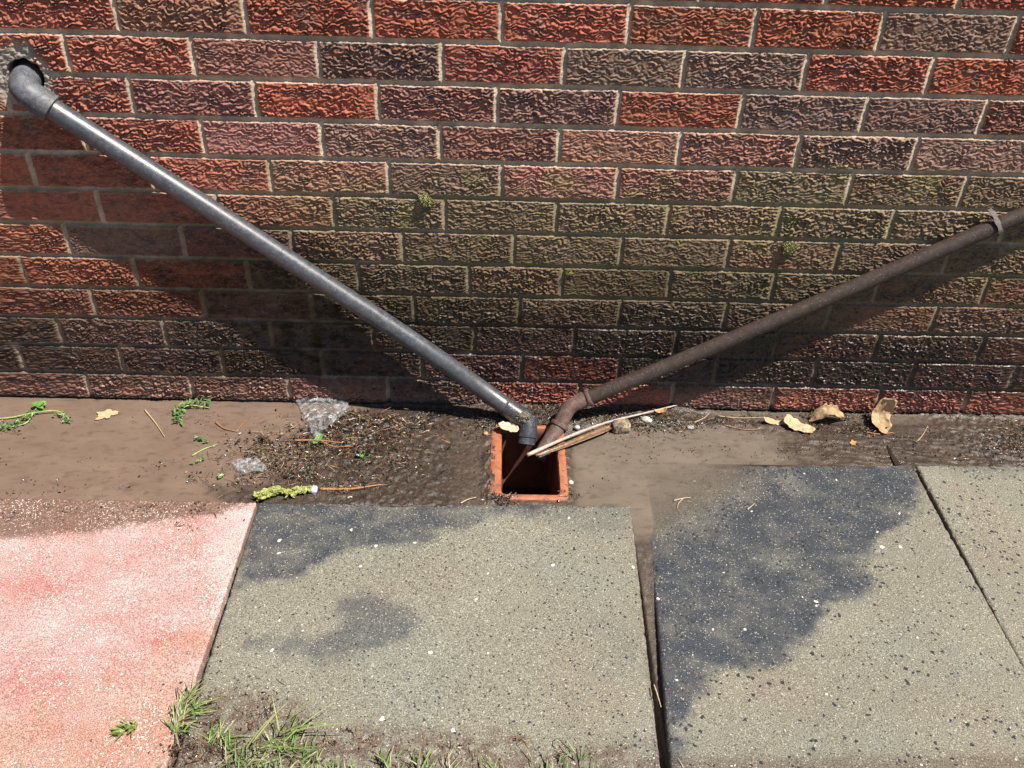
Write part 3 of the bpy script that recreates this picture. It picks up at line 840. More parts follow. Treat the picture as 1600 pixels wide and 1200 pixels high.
dk = NT('dark_gully_water'); dk.base((.022, .014, .010)); dk.rough(.05); dk.bump(dk.noise(30, 2), .1, .002)
iw = inset(ou, .0285, .023, .021, .021)
gw = meshobj('gully_water', [(p[0], p[1], -.172) for p in iw], [tuple(range(n))], dk.m, None, False)
tag(gw, kind='structure', label='dark still water at the bottom of the clay gully')

# ------------------------------------------------------------------ leaves
def leaf_mat(name, a, b, vein, rough=.6, trans=.15):
    t = NT(name)
    c = t.mixc(t.ramp(t.noise(55, 4), .36, .64), a, b)
    c = t.mixc(t.ramp(t.noise(240, 4, .7), .58, .70, 0, .7), c, vein)
    t.base(c); t.rough(rough); t.bump(t.math('ADD', t.noise(120, 4), t.noise(500, 3)), .6, .0010)
    return t.m


dry = leaf_mat('dry_tan_leaf', (0.414, 0.281, 0.148), (0.488, 0.370, 0.229), (0.200, 0.111, 0.052))
dry2 = leaf_mat('dry_brown_leaf', (0.311, 0.192, 0.096), (0.429, 0.311, 0.185), (0.118, 0.063, 0.030))
orange = leaf_mat('orange_leaf', (0.444, 0.200, 0.059), (0.488, 0.266, 0.104), (0.222, 0.089, 0.030))
pale_leaf = leaf_mat('bleached_leaf', (0.533, 0.385, 0.252), (0.577, 0.459, 0.326), (0.333, 0.200, 0.104))
green = leaf_mat('green_leaf', (.08, .20, .04), (.13, .28, .06), (.05, .12, .03), .35)


def leaf(name, outline, ctr, size, rot, m, curl=(0, 0), tilt=(0, 0), lift=.003, crinkle=.06, n=11, seed=0, yscale=1.):
    """outline: radius as a function of the angle; a domed, crinkled sheet with real thickness"""
    V = []; F = []; seg = 44; rg = n
    A_ = np.concatenate([[0.], np.tile(2 * np.pi * np.arange(seg) / seg, rg)]); r_ = np.concatenate([[0.], np.repeat(np.arange(1, rg + 1) / rg, seg)])
    R_ = np.array([outline(a) for a in A_]) * size * r_ * (1 + .16 * r_ * pn(np.cos(A_) * 3.3 + seed, np.sin(A_) * 3.3, 232)); x_ = R_ * np.cos(A_); y_ = R_ * np.sin(A_) * yscale
    z_ = curl[0] * x_ * x_ / size + curl[1] * y_ * y_ / size + crinkle * size * (fbm(x_ / size * 1.5 + seed, y_ / size * 1.5, 230 + seed) + .45 * fbm(x_ / size * 4 + seed, y_ / size * 4, 231 + seed)) * (.3 + r_) - .05 * size * np.exp(-(y_ / (.05 * size)) ** 2)
    V = np.concatenate([np.stack([x_, y_, z_], 1), np.stack([x_, y_, z_ - .00035], 1)])
    N = 1 + rg * seg
    for lay in (0, 1):
        o = lay * N
        for j in range(seg):
            k = (j + 1) % seg; f = (o, o + 1 + j, o + 1 + k); F.append(f if lay == 0 else f[::-1])
            for i in range(rg - 1):
                f = (o + 1 + i * seg + j, o + 1 + (i + 1) * seg + j, o + 1 + (i + 1) * seg + k, o + 1 + i * seg + k); F.append(f if lay == 0 else f[::-1])
    for j in range(seg):
        k = (j + 1) % seg; a = 1 + (rg - 1) * seg; F.append((a + j, N + a + j, N + a + k, a + k))
    Rm = Matrix.Rotation(rot, 3, 'Z'); Rm = Matrix.Rotation(tilt[0], 3, 'X') @ Matrix.Rotation(tilt[1], 3, 'Y') @ Rm
    V = V @ np.array(Rm).T
    V[:, 2] -= V[:, 2].min() if lift is not None else 0
    o = meshobj(name, V, F, m); o.location = (float(ctr[0]), float(ctr[1]), float(ctr[2] if len(ctr) > 2 else 0) + (lift or 0))
    return o


def oval(p=.5, j=.04, s=0): return lambda a: (.55 + .45 * abs(math.cos(a)) ** 1.6) * (1 + j * math.sin(7 * a + s) + j * .6 * math.sin(13 * a + 2 * s))
def lobed(k=5, d=.3, s=0): return lambda a: (.62 + .38 * abs(math.cos(a)) ** 2) * (1 - d * .5 + d * .5 * math.cos(k * a + s)) * (1 + .05 * math.sin(11 * a + s))


GL = 'dead leaves lying in the mud'
tag(leaf('dead_leaf', lobed(5, .42, 1), gp(166, 649), .028, .5, dry, (.0, .1), (0, 0), .001, .05, seed=1), 'small tan lobed leaf floating alone in the left puddle', 'leaf', GL)
tag(leaf('dead_leaf', lobed(3, .22, 2), gp(796, 674, .010), .026, -.35, pale_leaf, (.3, .4), (.1, .05), .009, .08, seed=2), 'pale leaf lying on the back corner of the clay gully under the grey pipe', 'leaf', GL)
tag(leaf('dead_leaf', oval(s=1), gp(1212, 662), .030, -.05, dry, (.4, .8), (.2, .0), .0015, .12, seed=3, yscale=.45), 'narrow tan leaf, left end of the row of leaves at the wall foot', 'leaf', GL)
tag(leaf('dead_leaf', lobed(3, .16, 0), gp(1244, 668), .040, -.45, dry, (.35, .5), (.25, .12), .001, .14, seed=4, yscale=.72), 'flat tan leaf with rounded lobes beside the narrow one at the wall foot', 'leaf', GL)
tag(leaf('dead_leaf', oval(s=2), gp(1290, 661), .042, .1, dry2, (-.8, 1.4), (.3, -.1), .001, .22, seed=6, yscale=.62), 'brown leaf curled up along its edges, left of the biggest leaf', 'leaf', GL)
tag(leaf('dead_leaf', oval(s=4), gp(1371, 657), .041, 1.2, dry2, (.9, .8), (.85, .12), .002, .25, seed=8, yscale=.95), 'big crumpled tan leaf standing against the lowest bricks', 'leaf', GL)
tag(leaf('dead_leaf', oval(s=5), gp(1031, 646, .01), .015, .2, orange, (.5, .8), (.2, 0), .005, .12, seed=9, yscale=.6), 'small orange leaf behind the white pebble', 'leaf', GL)
tag(leaf('dead_leaf', lobed(5, .35, 3), gp(1332, 694), .011, .9, orange, (.3, .3), (0, 0), .002, .1, seed=10), 'tiny orange scrap of leaf on the dark mud right of the puddle', 'leaf', GL)
tag(leaf('green_leaf', oval(s=1), gp(1531, 672), .016, .1, green, (.2, 1.), (0, 0), .003, .06, seed=11, yscale=.5), 'bright green leaf on the mud near the right end of the wall foot', 'leaf')
tag(leaf('green_leaf', oval(s=2), gp(497, 693), .016, 1.2, green, (.2, .5), (.1, 0), .010, .08, seed=12, yscale=.7), 'green leaf on the heap of litter below the plastic film', 'leaf')
tag(leaf('green_leaf', oval(s=3), gp(570, 718), .012, .1, green, (.2, .5), (.1, 0), .009, .08, seed=13, yscale=.8), 'small green leaf on the right end of the litter heap', 'leaf')

# ------------------------------------------------------------------ sticks and twigs
wood_pale = simple_mat('bleached_wood', (0.370, 0.303, 0.252), (0.488, 0.422, 0.370), 160, .6, .5, .001, .3, (0.163, 0.118, 0.089))
wood_brown = simple_mat('wet_brown_wood', (0.126, 0.074, 0.041), (0.244, 0.148, 0.081), 130, .35, .6, .001, .5, (0.059, 0.037, 0.022))
straw = simple_mat('dry_straw', (0.385, 0.296, 0.178), (0.488, 0.385, 0.244), 200, .5, .4, .0006, .3)
bark_o = simple_mat('orange_bark', (0.281, 0.126, 0.052), (0.385, 0.222, 0.111), 200, .5, .5, .0008, .3, (0.118, 0.059, 0.030))
darkwood = simple_mat('rotten_dark_wood', (.030, .022, .018), (.06, .045, .035), 160, .4, .6, .001, .4)


def stick(name, pts, r, m, n=26, seg=10, knob=.12, seed=0, taper=.45, flat=1., parent=None):
    P = smoothpath(pts, n); k = np.linspace(0, 1, n)
    R = r * (1 - (1 - taper) * k) * (1 + knob * np.array([float(pn(i * .45 + seed, seed * 1.7, 240)) for i in range(n)]))
    V, F = sweep(P, R, seg)
    V = np.array(V)
    if flat != 1.:
        c_ = np.repeat(P, seg, 0); V[:, 2] = c_[:, 2] + (V[:, 2] - c_[:, 2]) * flat
    if parent is None: return meshobj(name, V, F, m)
    return part(name, (V, F), m, parent)


g3 = lambda u, v, z=.004: gp(u, v, z)
tag(stick('stick', [gp(824, 711, .016), gp(880, 686, .018), gp(945, 661, .020), gp(1005, 646, .020), gp(1058, 633, .016)], .0042, wood_pale, 34, 12, .22, 1, .35), 'long bleached stick reaching from the wall foot out over the clay gully', 'stick')
# bark strip: a curved slat
bp = [gp(838, 713, .010), gp(880, 698, .011), gp(915, 684, .011), gp(956, 667, .010)]
P = smoothpath(bp, 30); V = []; F = []; wd = np.interp(np.linspace(0, 1, 30), [0, .15, .6, .9, 1], [.002, .0055, .0085, .0095, .005])
for i in range(30):
    tt = P[min(i + 1, 29)] - P[max(i - 1, 0)]; tt /= np.linalg.norm(tt); s_ = np.cross(tt, [0, 0, 1.]); s_ /= np.linalg.norm(s_)
    for a in (-1, -.5, 0, .5, 1): V.append(P[i] + s_ * a * wd[i] + np.array([0, 0, .004 * (a * a) + .0008 * float(pn(i * .6, a * 2, 245))]))
    for a in (1, .5, 0, -.5, -1): V.append(P[i] + s_ * a * wd[i] + np.array([0, 0, .004 * (a * a) - .002]))
    if i:
        for j in range(10): k = (j + 1) % 10; F.append(((i - 1) * 10 + j, (i - 1) * 10 + k, i * 10 + k, i * 10 + j))
F += [tuple(range(10))[::-1], tuple(29 * 10 + j for j in range(10))]
tag(meshobj('bark_strip', V, F, wood_brown), 'curved brown strip of wet bark lying beside the bleached stick', 'bark')
TW = 'twigs scattered in the mud'
def twig(pts, r, m, label, seed, branches=()):
    if not branches:
        return tag(stick('twig', [gp(*p) if len(p) == 3 else gp(p[0], p[1], .003) for p in pts], r, m, 20, 8, .25, seed), label, 'twig', TW)
    P = [gp(*p) if len(p) == 3 else gp(p[0], p[1], .003) for p in pts]
    o = tag(stick('twig', P, r, m, 20, 8, .25, seed), label, 'twig', TW)
    for i, b in enumerate(branches):
        Q = [gp(*p) if len(p) == 3 else gp(p[0], p[1], .003) for p in b]
        stick('side_shoot', Q, r * .65, m, 14, 8, .25, seed + i + 3).parent = o
    return o
twig([(226, 640), (243, 661), (257, 682)], .0018, straw, 'single pale straw lying across the left puddle', 1)
twig([(337, 660), (352, 670), (370, 674)], .0019, bark_o, 'forked orange twig near the green weed in the left puddle', 2, [[(370, 674), (378, 664), (386, 656)]])
twig([(500, 764, .008), (545, 764, .010), (596, 757, .012)], .0032, bark_o, 'stout tan twig lying along the back edge of the grey-green slab', 3, [[(565, 762, .009), (545, 756, .008)]])
twig([(530, 768, .004), (560, 771, .004), (584, 776, .005), (575, 762, .008)], .0025, darkwood, 'dark bent twig under the stout tan one', 4)
twig([(646, 672, .006), (675, 681, .005), (703, 692, .004)], .0022, bark_o, 'reddish twig at the right end of the litter heap', 5, [[(675, 681, .005), (690, 682, .005), (700, 688, .004)]])
twig([(640, 668, .010), (680, 668, .006), (711, 673, .004)], .0026, darkwood, 'black twig just above the reddish one', 6)
twig([(669, 754), (683, 747), (695, 738)], .0012, straw, 'short straw on the smooth mud left of the gully', 7)
twig([(720, 786, .009), (732, 780, .007), (744, 777, .006)], .0014, straw, 'short straw lying on the slab edge just left of the gully', 8)
twig([(460, 688, .012), (500, 688, .014), (535, 692, .012)], .0022, bark_o, 'long reddish twig lying across the litter heap', 9, [[(500, 688, .014), (520, 697, .012), (552, 697, .010)]])
twig([(300, 712), (318, 702), (340, 694)], .0016, simple_mat('green_stem', (.22, .34, .08), (.38, .46, .18), 150, .4), 'pale green stalk at the left end of the litter', 10)
twig([(1427, 695), (1440, 682), (1450, 665)], .0012, straw, 'thin straw on the brown mud right of the big leaf', 11)
twig([(1122, 650, .003), (1155, 653, .003), (1192, 652, .003)], .0012, straw, 'long straw in the water line under the lowest bricks', 12)
twig([(1131, 664, .003), (1165, 671, .003), (1195, 670, .003)], .0014, bark_o, 'thin orange twig pointing at the row of tan leaves', 13)
twig([(1053, 782, .002), (1065, 779, .003), (1079, 777, .004)], .0016, straw, 'forked straw on the flooded slab corner', 14, [[(1067, 779, .003), (1060, 787, .002), (1058, 795, .002)]])
twig([(1168, 796, .006), (1174, 791, .006), (1180, 786, .007)], .0014, straw, 'short straw on the wet patch of the right slab', 15)
twig([(1349, 674, .004), (1370, 678, .004), (1396, 676, .004)], .0019, bark_o, 'brown twig lying below the biggest leaf', 16)
twig([(1085, 660, .005), (1100, 653, .007), (1108, 646, .009)], .0013, straw, 'straw in the grit right of the white pebble', 17)
twig([(1022, 1070, .020), (1027, 1085, .022), (1033, 1105, .022)], .0014, straw, 'dry grass stalk caught in the joint between the two speckled slabs', 18)
twig([(607, 649, .006), (620, 660, .010), (632, 668, .010)], .0014, straw, 'thin straw leaning on the wall side of the litter heap', 19)

# black sliver against the right slab
a_, b_ = gp(1386, 698, .004), gp(1404, 727, .008)
P = np.array([a_, mix(a_, b_, .5), b_]); dd = b_ - a_; dd /= np.linalg.norm(dd); sd_ = np.cross(dd, [0, 0, 1.])
V = []; F = []
for i, (q, w) in enumerate(zip([a_, mix(a_, b_, .3), mix(a_, b_, .7), b_], [.0012, .004, .006, .0075])):
    for s, z in ((-1, 0), (-.3, .004), (1, .0), (.3, -.002)): V.append(q + sd_ * s * w + np.array([0, 0, z]))
    if i:
        for j in range(4): k = (j + 1) % 4; F.append(((i - 1) * 4 + j, (i - 1) * 4 + k, i * 4 + k, i * 4 + j))
F += [(3, 2, 1, 0), (12, 13, 14, 15)]
tag(meshobj('sliver', V, F, darkwood, None, False), 'black pointed sliver of wood against the back edge of the right slab', 'wood sliver')

# ------------------------------------------------------------------ stones
def rock(name, ctr, size, m, seed, sub=4, sq=2.6, rough=.12, rot=0.):
    import bmesh
    b = bmesh.new(); bmesh.ops.create_icosphere(b, subdivisions=sub, radius=1)
    p = np.array([v.co.normalized() for v in b.verts]); k = (np.abs(p) ** sq).sum(1) ** (-1 / sq)
    nn = fbm(p[:, 0] * 1.5 + seed, p[:, 1] * 1.5 + p[:, 2] * 1.1, 250 + seed) * rough + pn(p[:, 0] * 6 + p[:, 2] * 3, p[:, 1] * 6 + p[:, 2] * 4, 260 + seed) * rough * .35
    W_ = p * np.array(size) * (k * (1 + nn))[:, None]
    for v, w in zip(b.verts, W_): v.co = w
    me = bpy.data.meshes.new(name); b.to_mesh(me); b.free()
    o = link(name, me, m); o.location = tuple(map(float, ctr)); o.rotation_euler = (0, 0, rot); return o


t = NT('lichened_stone')
cc_ = t.mixc(t.ramp(t.noise(60, 3), .42, .56), (.10, .078, .064), (.33, .26, .15)); cc_ = t.mixc(t.ramp(t.noise(130, 3), .58, .62), cc_, (.03, .022, .02))
t.base(cc_); t.rough(.8); t.bump(t.noise(300, 4), .6, .001)
tag(rock('stone', gp(970, 666, .010), (.021, .016, .013), t.m, 3, 4, 5, .10, .1), 'square brown stone with a yellowish top and dark pits beside the bleached stick', 'stone')
wst = simple_mat('white_stone', (0.459, 0.429, 0.400), (0.533, 0.511, 0.488), 200, .6, .3)
tag(rock('pebble', gp(1010, 656, .008), (.013, .0085, .007), wst, 5, 4, 2.3, .08, -.4), 'white oval pebble to the right of the square brown stone', 'pebble')
tag(rock('pebble', gp(902, 668, .008), (.006, .005, .005), wst, 6, 3, 2.3, .1), 'tiny white pebble between the brown pipe bend and the bleached stick', 'pebble')
tag(rock('pebble', gp(892, 754, .004), (.0055, .005, .004), wst, 7, 3, 2.3, .15), 'tiny white pebble in the water touching the right rim of the gully', 'pebble')
tag(rock('pebble', gp(1079, 668, .003), (.008, .006, .004), simple_mat('grey_stone', (.30, .27, .26), (.42, .38, .36), 200, .6), 8, 3, 2.6, .2), 'pale grey flat pebble at the back edge of the right puddle', 'pebble')
tag(rock('pebble', gp(547, 778, .006), (.0055, .004, .0035), wst, 9, 3, 2.3, .1), 'small white pebble on the slab edge under the stout twig', 'pebble')
bl = simple_mat('pale_blue_plastic', (.34, .42, .55), (.55, .62, .72), 100, .3)
tag(rock('plastic_scrap', gp(491, 765, .010), (.0065, .0085, .005), bl, 11, 3, 4, .08), 'small pale blue scrap of plastic at the end of the yellow-green weed', 'plastic scrap')
orb = simple_mat('orange_grit', (0.459, 0.200, 0.089), (0.518, 0.296, 0.148), 200, .6)
tag(rock('pebble', gp(759, 677, .007), (.0055, .005, .003), orb, 12, 3, 2.3, .1), 'tiny orange pebble on the mud left of the gully corner', 'pebble')

# ------------------------------------------------------------------ clear plastic film
t = NT('clear_crumpled_plastic')
t.base((.42, .44, .47)); t.rough(.22); t.spec(.7)
cr_ = t.ramp(t.noise(22, 3, .5, None, 4.), .42, .66, .10, .62)
t.l(cr_, t.b.inputs['Alpha']); t.bump(t.noise(28, 2, .4, None, 3.), .8, .012)
film = t.m
def sheet(name, corners, hgt, seed, label, n=34):
    c = [np.array(gp(*q)) for q in corners]; U, Vv = np.meshgrid(np.linspace(0, 1, n), np.linspace(0, 1, n))
    wu = U + .06 * fbm(U * 3 + seed, Vv * 3, 270); wv = Vv + .06 * fbm(U * 3, Vv * 3 + seed, 271)
    P = ((c[0] * (1 - wu[..., None]) + c[1] * wu[..., None]) * wv[..., None] + (c[3] * (1 - wu[..., None]) + c[2] * wu[..., None]) * (1 - wv[..., None]))
    r = 1 - 2 * np.abs(fbm(U * 3.2 + seed, Vv * 3.2, 272)); P[..., 2] = .003 + hgt * (.5 + .5 * r) * (.3 + .7 * np.sin(np.pi * np.clip(U, 0, 1)) ** .5) + hgt * .35 * fbm(U * 7, Vv * 7 + seed, 273)
    P[..., 2] = np.maximum(P[..., 2], .001)
    o = gridmesh(name, P, None, film); o.data.update(); return tag(o, label, 'plastic film')
sheet('plastic_film', [(462, 628, .004), (548, 622, .010), (535, 650, .008), (493, 692, .004)], .016, 3, 'crumpled piece of clear plastic film at the wall foot beside the left puddle')
sheet('plastic_film', [(362, 722, .003), (405, 716, .006), (422, 738, .004), (372, 744, .003)], .009, 8, 'smaller scrap of clear plastic among the litter near the pink slab')

# ------------------------------------------------------------------ weeds
stem_g = simple_mat('weed_stem', (.20, .32, .07), (.36, .44, .16), 180, .45)
weed_g = leaf_mat('weed_leaf', (.06, .12, .035), (.16, .24, .08), (.03, .045, .02), .4)
lime = leaf_mat('lime_weed', (.17, .20, .045), (.34, .36, .11), (.05, .06, .02), .5)


def small_leaves(points, size, rs, spread, zlo, zhi, squash=.55, face=.8):
    V = []; F = []
    for p in points:
        a = rs.uniform(0, 6.28); L = size * rs.uniform(.6, 1.3); W = L * squash * rs.uniform(.6, 1.2)
        q = np.array(p) + np.array([rs.gauss(0, spread), rs.gauss(0, spread * .7), rs.uniform(zlo, zhi)])
        d = np.array([math.cos(a), math.sin(a), rs.uniform(-.3, .6)]); d /= np.linalg.norm(d)
        s = np.cross(d, [rs.uniform(-.4, .4), rs.uniform(-.4, .4), 1]); s /= np.linalg.norm(s); up = np.cross(s, d); b = len(V)
        V += [q - d * L * .5, q - d * L * .15 + s * W * .5 + up * W * .15, q + d * L * .25 + s * W * .38 + up * W * .1, q + d * L * .5, q + d * L * .25 - s * W * .38 + up * W * .1, q - d * L * .15 - s * W * .5 + up * W * .15, q]
        F += [(b, b + 1, b + 6), (b + 1, b + 2, b + 6), (b + 2, b + 3, b + 6), (b + 3, b + 4, b + 6), (b + 4, b + 5, b + 6), (b + 5, b, b + 6)]
    return V, F


def along(pts, n, rs):
    P = smoothpath(pts, 60); return [P[int(rs.random() * 59)] for _ in range(n)]


w1 = empty('weed', gp(60, 648)); tag(w1, 'trailing green weed sprig half sunk at the left edge of the puddle', 'weed')
rs = random.Random(3)
Pa = [gp(-30, 655, .003), gp(20, 652, .004), gp(52, 645, .008), gp(92, 643, .007), (gp(108, 655, .004))]
Pb = [gp(52, 645, .008), gp(42, 660, .004), gp(15, 668, .003)]
stick('stem', Pa, .0022, stem_g, 30, 8, .2, 1, .6, 1., w1); stick('stem', Pb, .0018, stem_g, 20, 8, .2, 2, .6, 1., w1)
V, F = small_leaves(along([gp(-20, 672, .004), gp(10, 668, .004), gp(50, 650, .006)], 150, rs) + along([gp(92, 645, .006), gp(110, 660, .003)], 40, rs) + along([gp(45, 643, .008), gp(52, 645, .008)], 8, rs), .008, rs, .006, -.001, .006)
part('leaves', (V, F), weed_g, w1, False)
V, F = small_leaves([gp(62, 634, .010)] * 7, .018, rs, .005, .0, .006, .8); part('leaves', (V, F), green, w1, False)
w2 = empty('weed', gp(285, 650)); tag(w2, 'clump of narrow green leaves standing in the left puddle by the wall', 'weed')
V, F = small_leaves(along([gp(278, 662, .004), gp(283, 640, .008), gp(300, 632, .008), gp(325, 634, .006)], 90, rs), .017, rs, .006, .0, .012, .30); part('leaves', (V, F), weed_g, w2, False)
stick('stem', [gp(270, 655, .003), gp(290, 635, .012), gp(328, 637, .005)], .0018, stem_g, 20, 8, .2, 5, .6, 1., w2)
w3 = empty('weed', gp(440, 770)); tag(w3, 'bright yellow-green weed squashed along the back edge of the dark wet slab', 'weed')
V, F = small_leaves(along([gp(402, 778, .008), gp(425, 770, .010), gp(442, 768, .009)], 170, rs) + along([gp(448, 772, .009), gp(484, 765, .009)], 90, rs), .0105, rs, .0062, .0, .006, .7); part('leaves', (V, F), lime, w3, False)
w4 = empty('weed', gp(320, 690)); tag(w4, 'thin green shoots at the left end of the litter heap', 'weed')
V, F = small_leaves(along([gp(306, 683, .004), gp(325, 692, .004)], 26, rs) + along([gp(300, 725, .003), gp(320, 716, .003)], 12, rs) + [gp(342, 746, .005)] * 6, .010, rs, .003, 0, .004, .45); part('leaves', (V, F), weed_g, w4, False)

# moss clumps growing on the wall
moss_m = leaf_mat('wall_moss', (.22, .22, .08), (.34, .33, .14), (.10, .10, .03), .8)
def moss(u, v, r, label, seed, m=moss_m, n=420):
    rs = random.Random(seed); c_ = wp(u, v, -.001); V = []; F = []
    for _ in range(n):
        a = rs.uniform(0, 6.28); q = math.sqrt(rs.random()); x = r * q * math.cos(a) * (1 + .3 * math.sin(3 * a + seed)); z = r * q * math.sin(a) * .9; y = -rs.random() * r * .7 * (1 - q * q) ** .5
        b = len(V); d = np.array([rs.gauss(0, 1), -abs(rs.gauss(0, 1)), rs.gauss(.2, 1)]); d /= np.linalg.norm(d); s = np.cross(d, [rs.gauss(0, 1), rs.gauss(0, 1), rs.gauss(0, 1)]); s /= np.linalg.norm(s)
        L = r * .30; p = c_ + np.array([x, y, z]); V += [p - s * L * .22, p + s * L * .22, p + d * L]; F.append((b, b + 1, b + 2))
    return tag(meshobj('moss_clump', V, F, m, None, False), label, 'moss')
moss(1233, 386, .016, 'tuft of dull green moss hanging from the bed joint above the half-red brick', 1)
moss(664, 313, .016, 'round cushion of moss on top of a dark brick right of the grey pipe', 2)
moss(890, 424, .009, 'tiny moss speck on a bed joint near the middle of the wall', 3, n=160)

# ------------------------------------------------------------------ litter
def flakes(name, spots, cols, seed, label, kind_='stuff'):
    """spots: (u, v, su, sv, count, size, zlo, zhi); a heap of chips, bits of stalk and leaf crumbs"""
    rs = random.Random(seed); nr = np.random.default_rng(seed); V = []; F = []; C = []
    for (u, v, su, sv, n_, size, zl, zh) in spots:
        nc = max(3, n_ // 45); cu = nr.normal(u, su, nc); cv = nr.normal(v, sv, nc)      # clots
        pick = nr.integers(0, nc, n_); loose = nr.random(n_) < .45
        U_ = np.where(loose, nr.normal(u, su, n_), cu[pick] + nr.normal(0, 9, n_)); V_ = np.where(loose, nr.normal(v, sv, n_), cv[pick] + nr.normal(0, 4, n_))
        Q = np.array([gp(a, b) for a, b in zip(U_, V_)]); G = ground_h(Q[:, 0], Q[:, 1])
        for p, gz, lo_ in zip(Q, G, loose):
            if p[1] > -.004 or (GX0 + .014 < p[0] < GX1 - .012 and GY0 + .012 < p[1] < GY1): continue
            z0 = max(float(gz), 0.) + rs.uniform(zl, zh) * rs.random()
            if p[1] < -.334 and p[0] < .93: z0 = max(z0, .007)
            a = rs.uniform(0, 6.28); kind = rs.random(); L = size * rs.uniform(.4, 1.5)
            if kind < .14 and zh > .003: L = size * rs.uniform(2.5, 6); W = rs.uniform(.0008, .0016)
            elif kind < .55: W = L * rs.uniform(.06, .14); L *= 1.9
            else: W = L * rs.uniform(.35, .8)
            d = np.array([math.cos(a), math.sin(a), rs.gauss(0, .28 if L < .012 else .08)]); d /= np.linalg.norm(d)
            s = np.cross(d, [rs.gauss(0, .4), rs.gauss(0, .4), 1]); s /= np.linalg.norm(s); up = np.cross(s, d); T = min(W * .4, .0016)
            b = len(V); q = np.array([p[0], p[1], z0 + .001]); bend = rs.gauss(0, .15) * L
            for k, e in ((-1, .35), (0, 1), (1, .3)):
                m_ = q + d * L * .5 * k + s * bend * (1 - abs(k)) + up * abs(bend) * .3 * (1 - abs(k))
                V += [m_ - s * W * .5 * e, m_ + up * T, m_ + s * W * .5 * e, m_ - up * T]
            for k in (0, 4):
                for j in range(4): F.append((b + k + j, b + k + (j + 1) % 4, b + k + 4 + (j + 1) % 4, b + k + 4 + j))
            F += [(b + 3, b + 2, b + 1, b), (b + 8, b + 9, b + 10, b + 11)]
            cc = cols[min(int(rs.random() * len(cols)), len(cols) - 1)] if L < size * 2.4 or kind > .14 else rs.choice([TN, BR, OR, ST, DK, BR])
            f_ = rs.uniform(.6, 1.3); C += [[x * f_ for x in cc]] * 12
    t = NT(name + '_material'); t.base(t.attr('tint', True)); t.rough(.26); t.spec(.5); t.bump(t.noise(500, 3), .5, .0006)
    o = meshobj(name, V, F, t.m, None, False); a = o.data.color_attributes.new('tint', 'FLOAT_COLOR', 'POINT')
    c4 = np.ones((len(V), 4), np.float32); c4[:, :3] = C; a.data.foreach_set('color', c4.ravel())
    return tag(o, label, 'plant litter', None, kind_)


DK = (.022, .016, .012); BR = (.070, .042, .026); TN = (.20, .13, .075); OR = (.22, .10, .045); GY = (.17, .16, .155); GN = (.09, .12, .04); ST = (.32, .25, .16); BK = (.012, .009, .008)
flakes('plant_litter', [
    (500, 700, 55, 16, 1500, .0050, 0, .012), (440, 735, 55, 16, 1100, .0045, 0, .007), (560, 680, 45, 14, 1000, .0060, 0, .014), (400, 700, 25, 10, 320, .005, 0, .006),
    (600, 720, 30, 22, 500, .0042, 0, .006), (620, 670, 35, 9, 500, .006, 0, .012), (520, 760, 60, 8, 450, .0045, 0, .004), (540, 655, 40, 8, 350, .005, 0, .010)],
    [DK, DK, BK, BR, BR, DK, OR, TN, GY, GN, DK, ST, BK, DK, BR, GY], 11, 'heap of wet dark plant litter between the left puddle and the gully')
flakes('plant_litter', [(1010, 664, 38, 7, 700, .0045, 0, .008), (1080, 660, 50, 6, 420, .0040, 0, .005), (940, 650, 18, 8, 300, .0045, 0, .006), (890, 650, 12, 8, 160, .0045, 0, .006)],
    [DK, BK, BR, GY, GN, DK, TN], 12, 'dark grit and litter along the wall foot right of the brown pipe')
flakes('plant_litter', [(1585, 690, 28, 18, 1100, .0042, 0, .008), (1330, 672, 28, 6, 380, .0045, 0, .006), (1290, 650, 40, 3, 200, .005, 0, .008), (1400, 700, 80, 14, 300, .0034, 0, .002), (1480, 712, 70, 9, 260, .0034, 0, .002)],
    [DK, BK, BR, GY, DK, TN, BR], 13, 'black crumbly litter on the mud at the right end of the wall foot')
flakes('plant_litter', [(752, 668, 18, 6, 420, .0036, 0, .008), (800, 655, 34, 5, 420, .0036, 0, .006), (860, 645, 22, 7, 420, .004, 0, .008), (778, 783, 11, 5, 330, .0042, 0, .007), (880, 775, 10, 5, 70, .005, 0, .005), (690, 650, 40, 4, 300, .004, 0, .003)],
    [DK, BK, BR, GY, (.14, .12, .11), DK], 14, 'clotted dark roots and grit round the rim of the clay gully')
flakes('floating_litter', [(150, 740, 110, 26, 75, .0040, 0, .0005), (330, 700, 90, 40, 90, .0042, 0, .0005), (690, 720, 40, 30, 130, .0042, 0, .001), (980, 730, 80, 28, 70, .0032, 0, .0005), (60, 770, 50, 6, 40, .004, 0, .002), (200, 805, 120, 10, 260, .0034, .002, .005), (15, 665, 18, 10, 70, .005, 0, .004)],
    [DK, BR, DK, (.20, .14, .10), TN, (.06, .045, .035)], 15, 'crumbs of bark and leaf floating on the muddy water')
flakes('plant_litter', [(500, 700, 70, 20, 170, .012, .003, .012), (600, 665, 50, 10, 90, .012, .002, .012), (430, 725, 50, 20, 60, .010, 0, .006), (330, 700, 50, 20, 18, .008, 0, .001)],
    [DK, BK, BR, DK, (.05, .035, .022), (.04, .05, .022), (.11, .075, .045), GY], 19, 'larger rags of wet leaf and stalk matted into the litter heap')
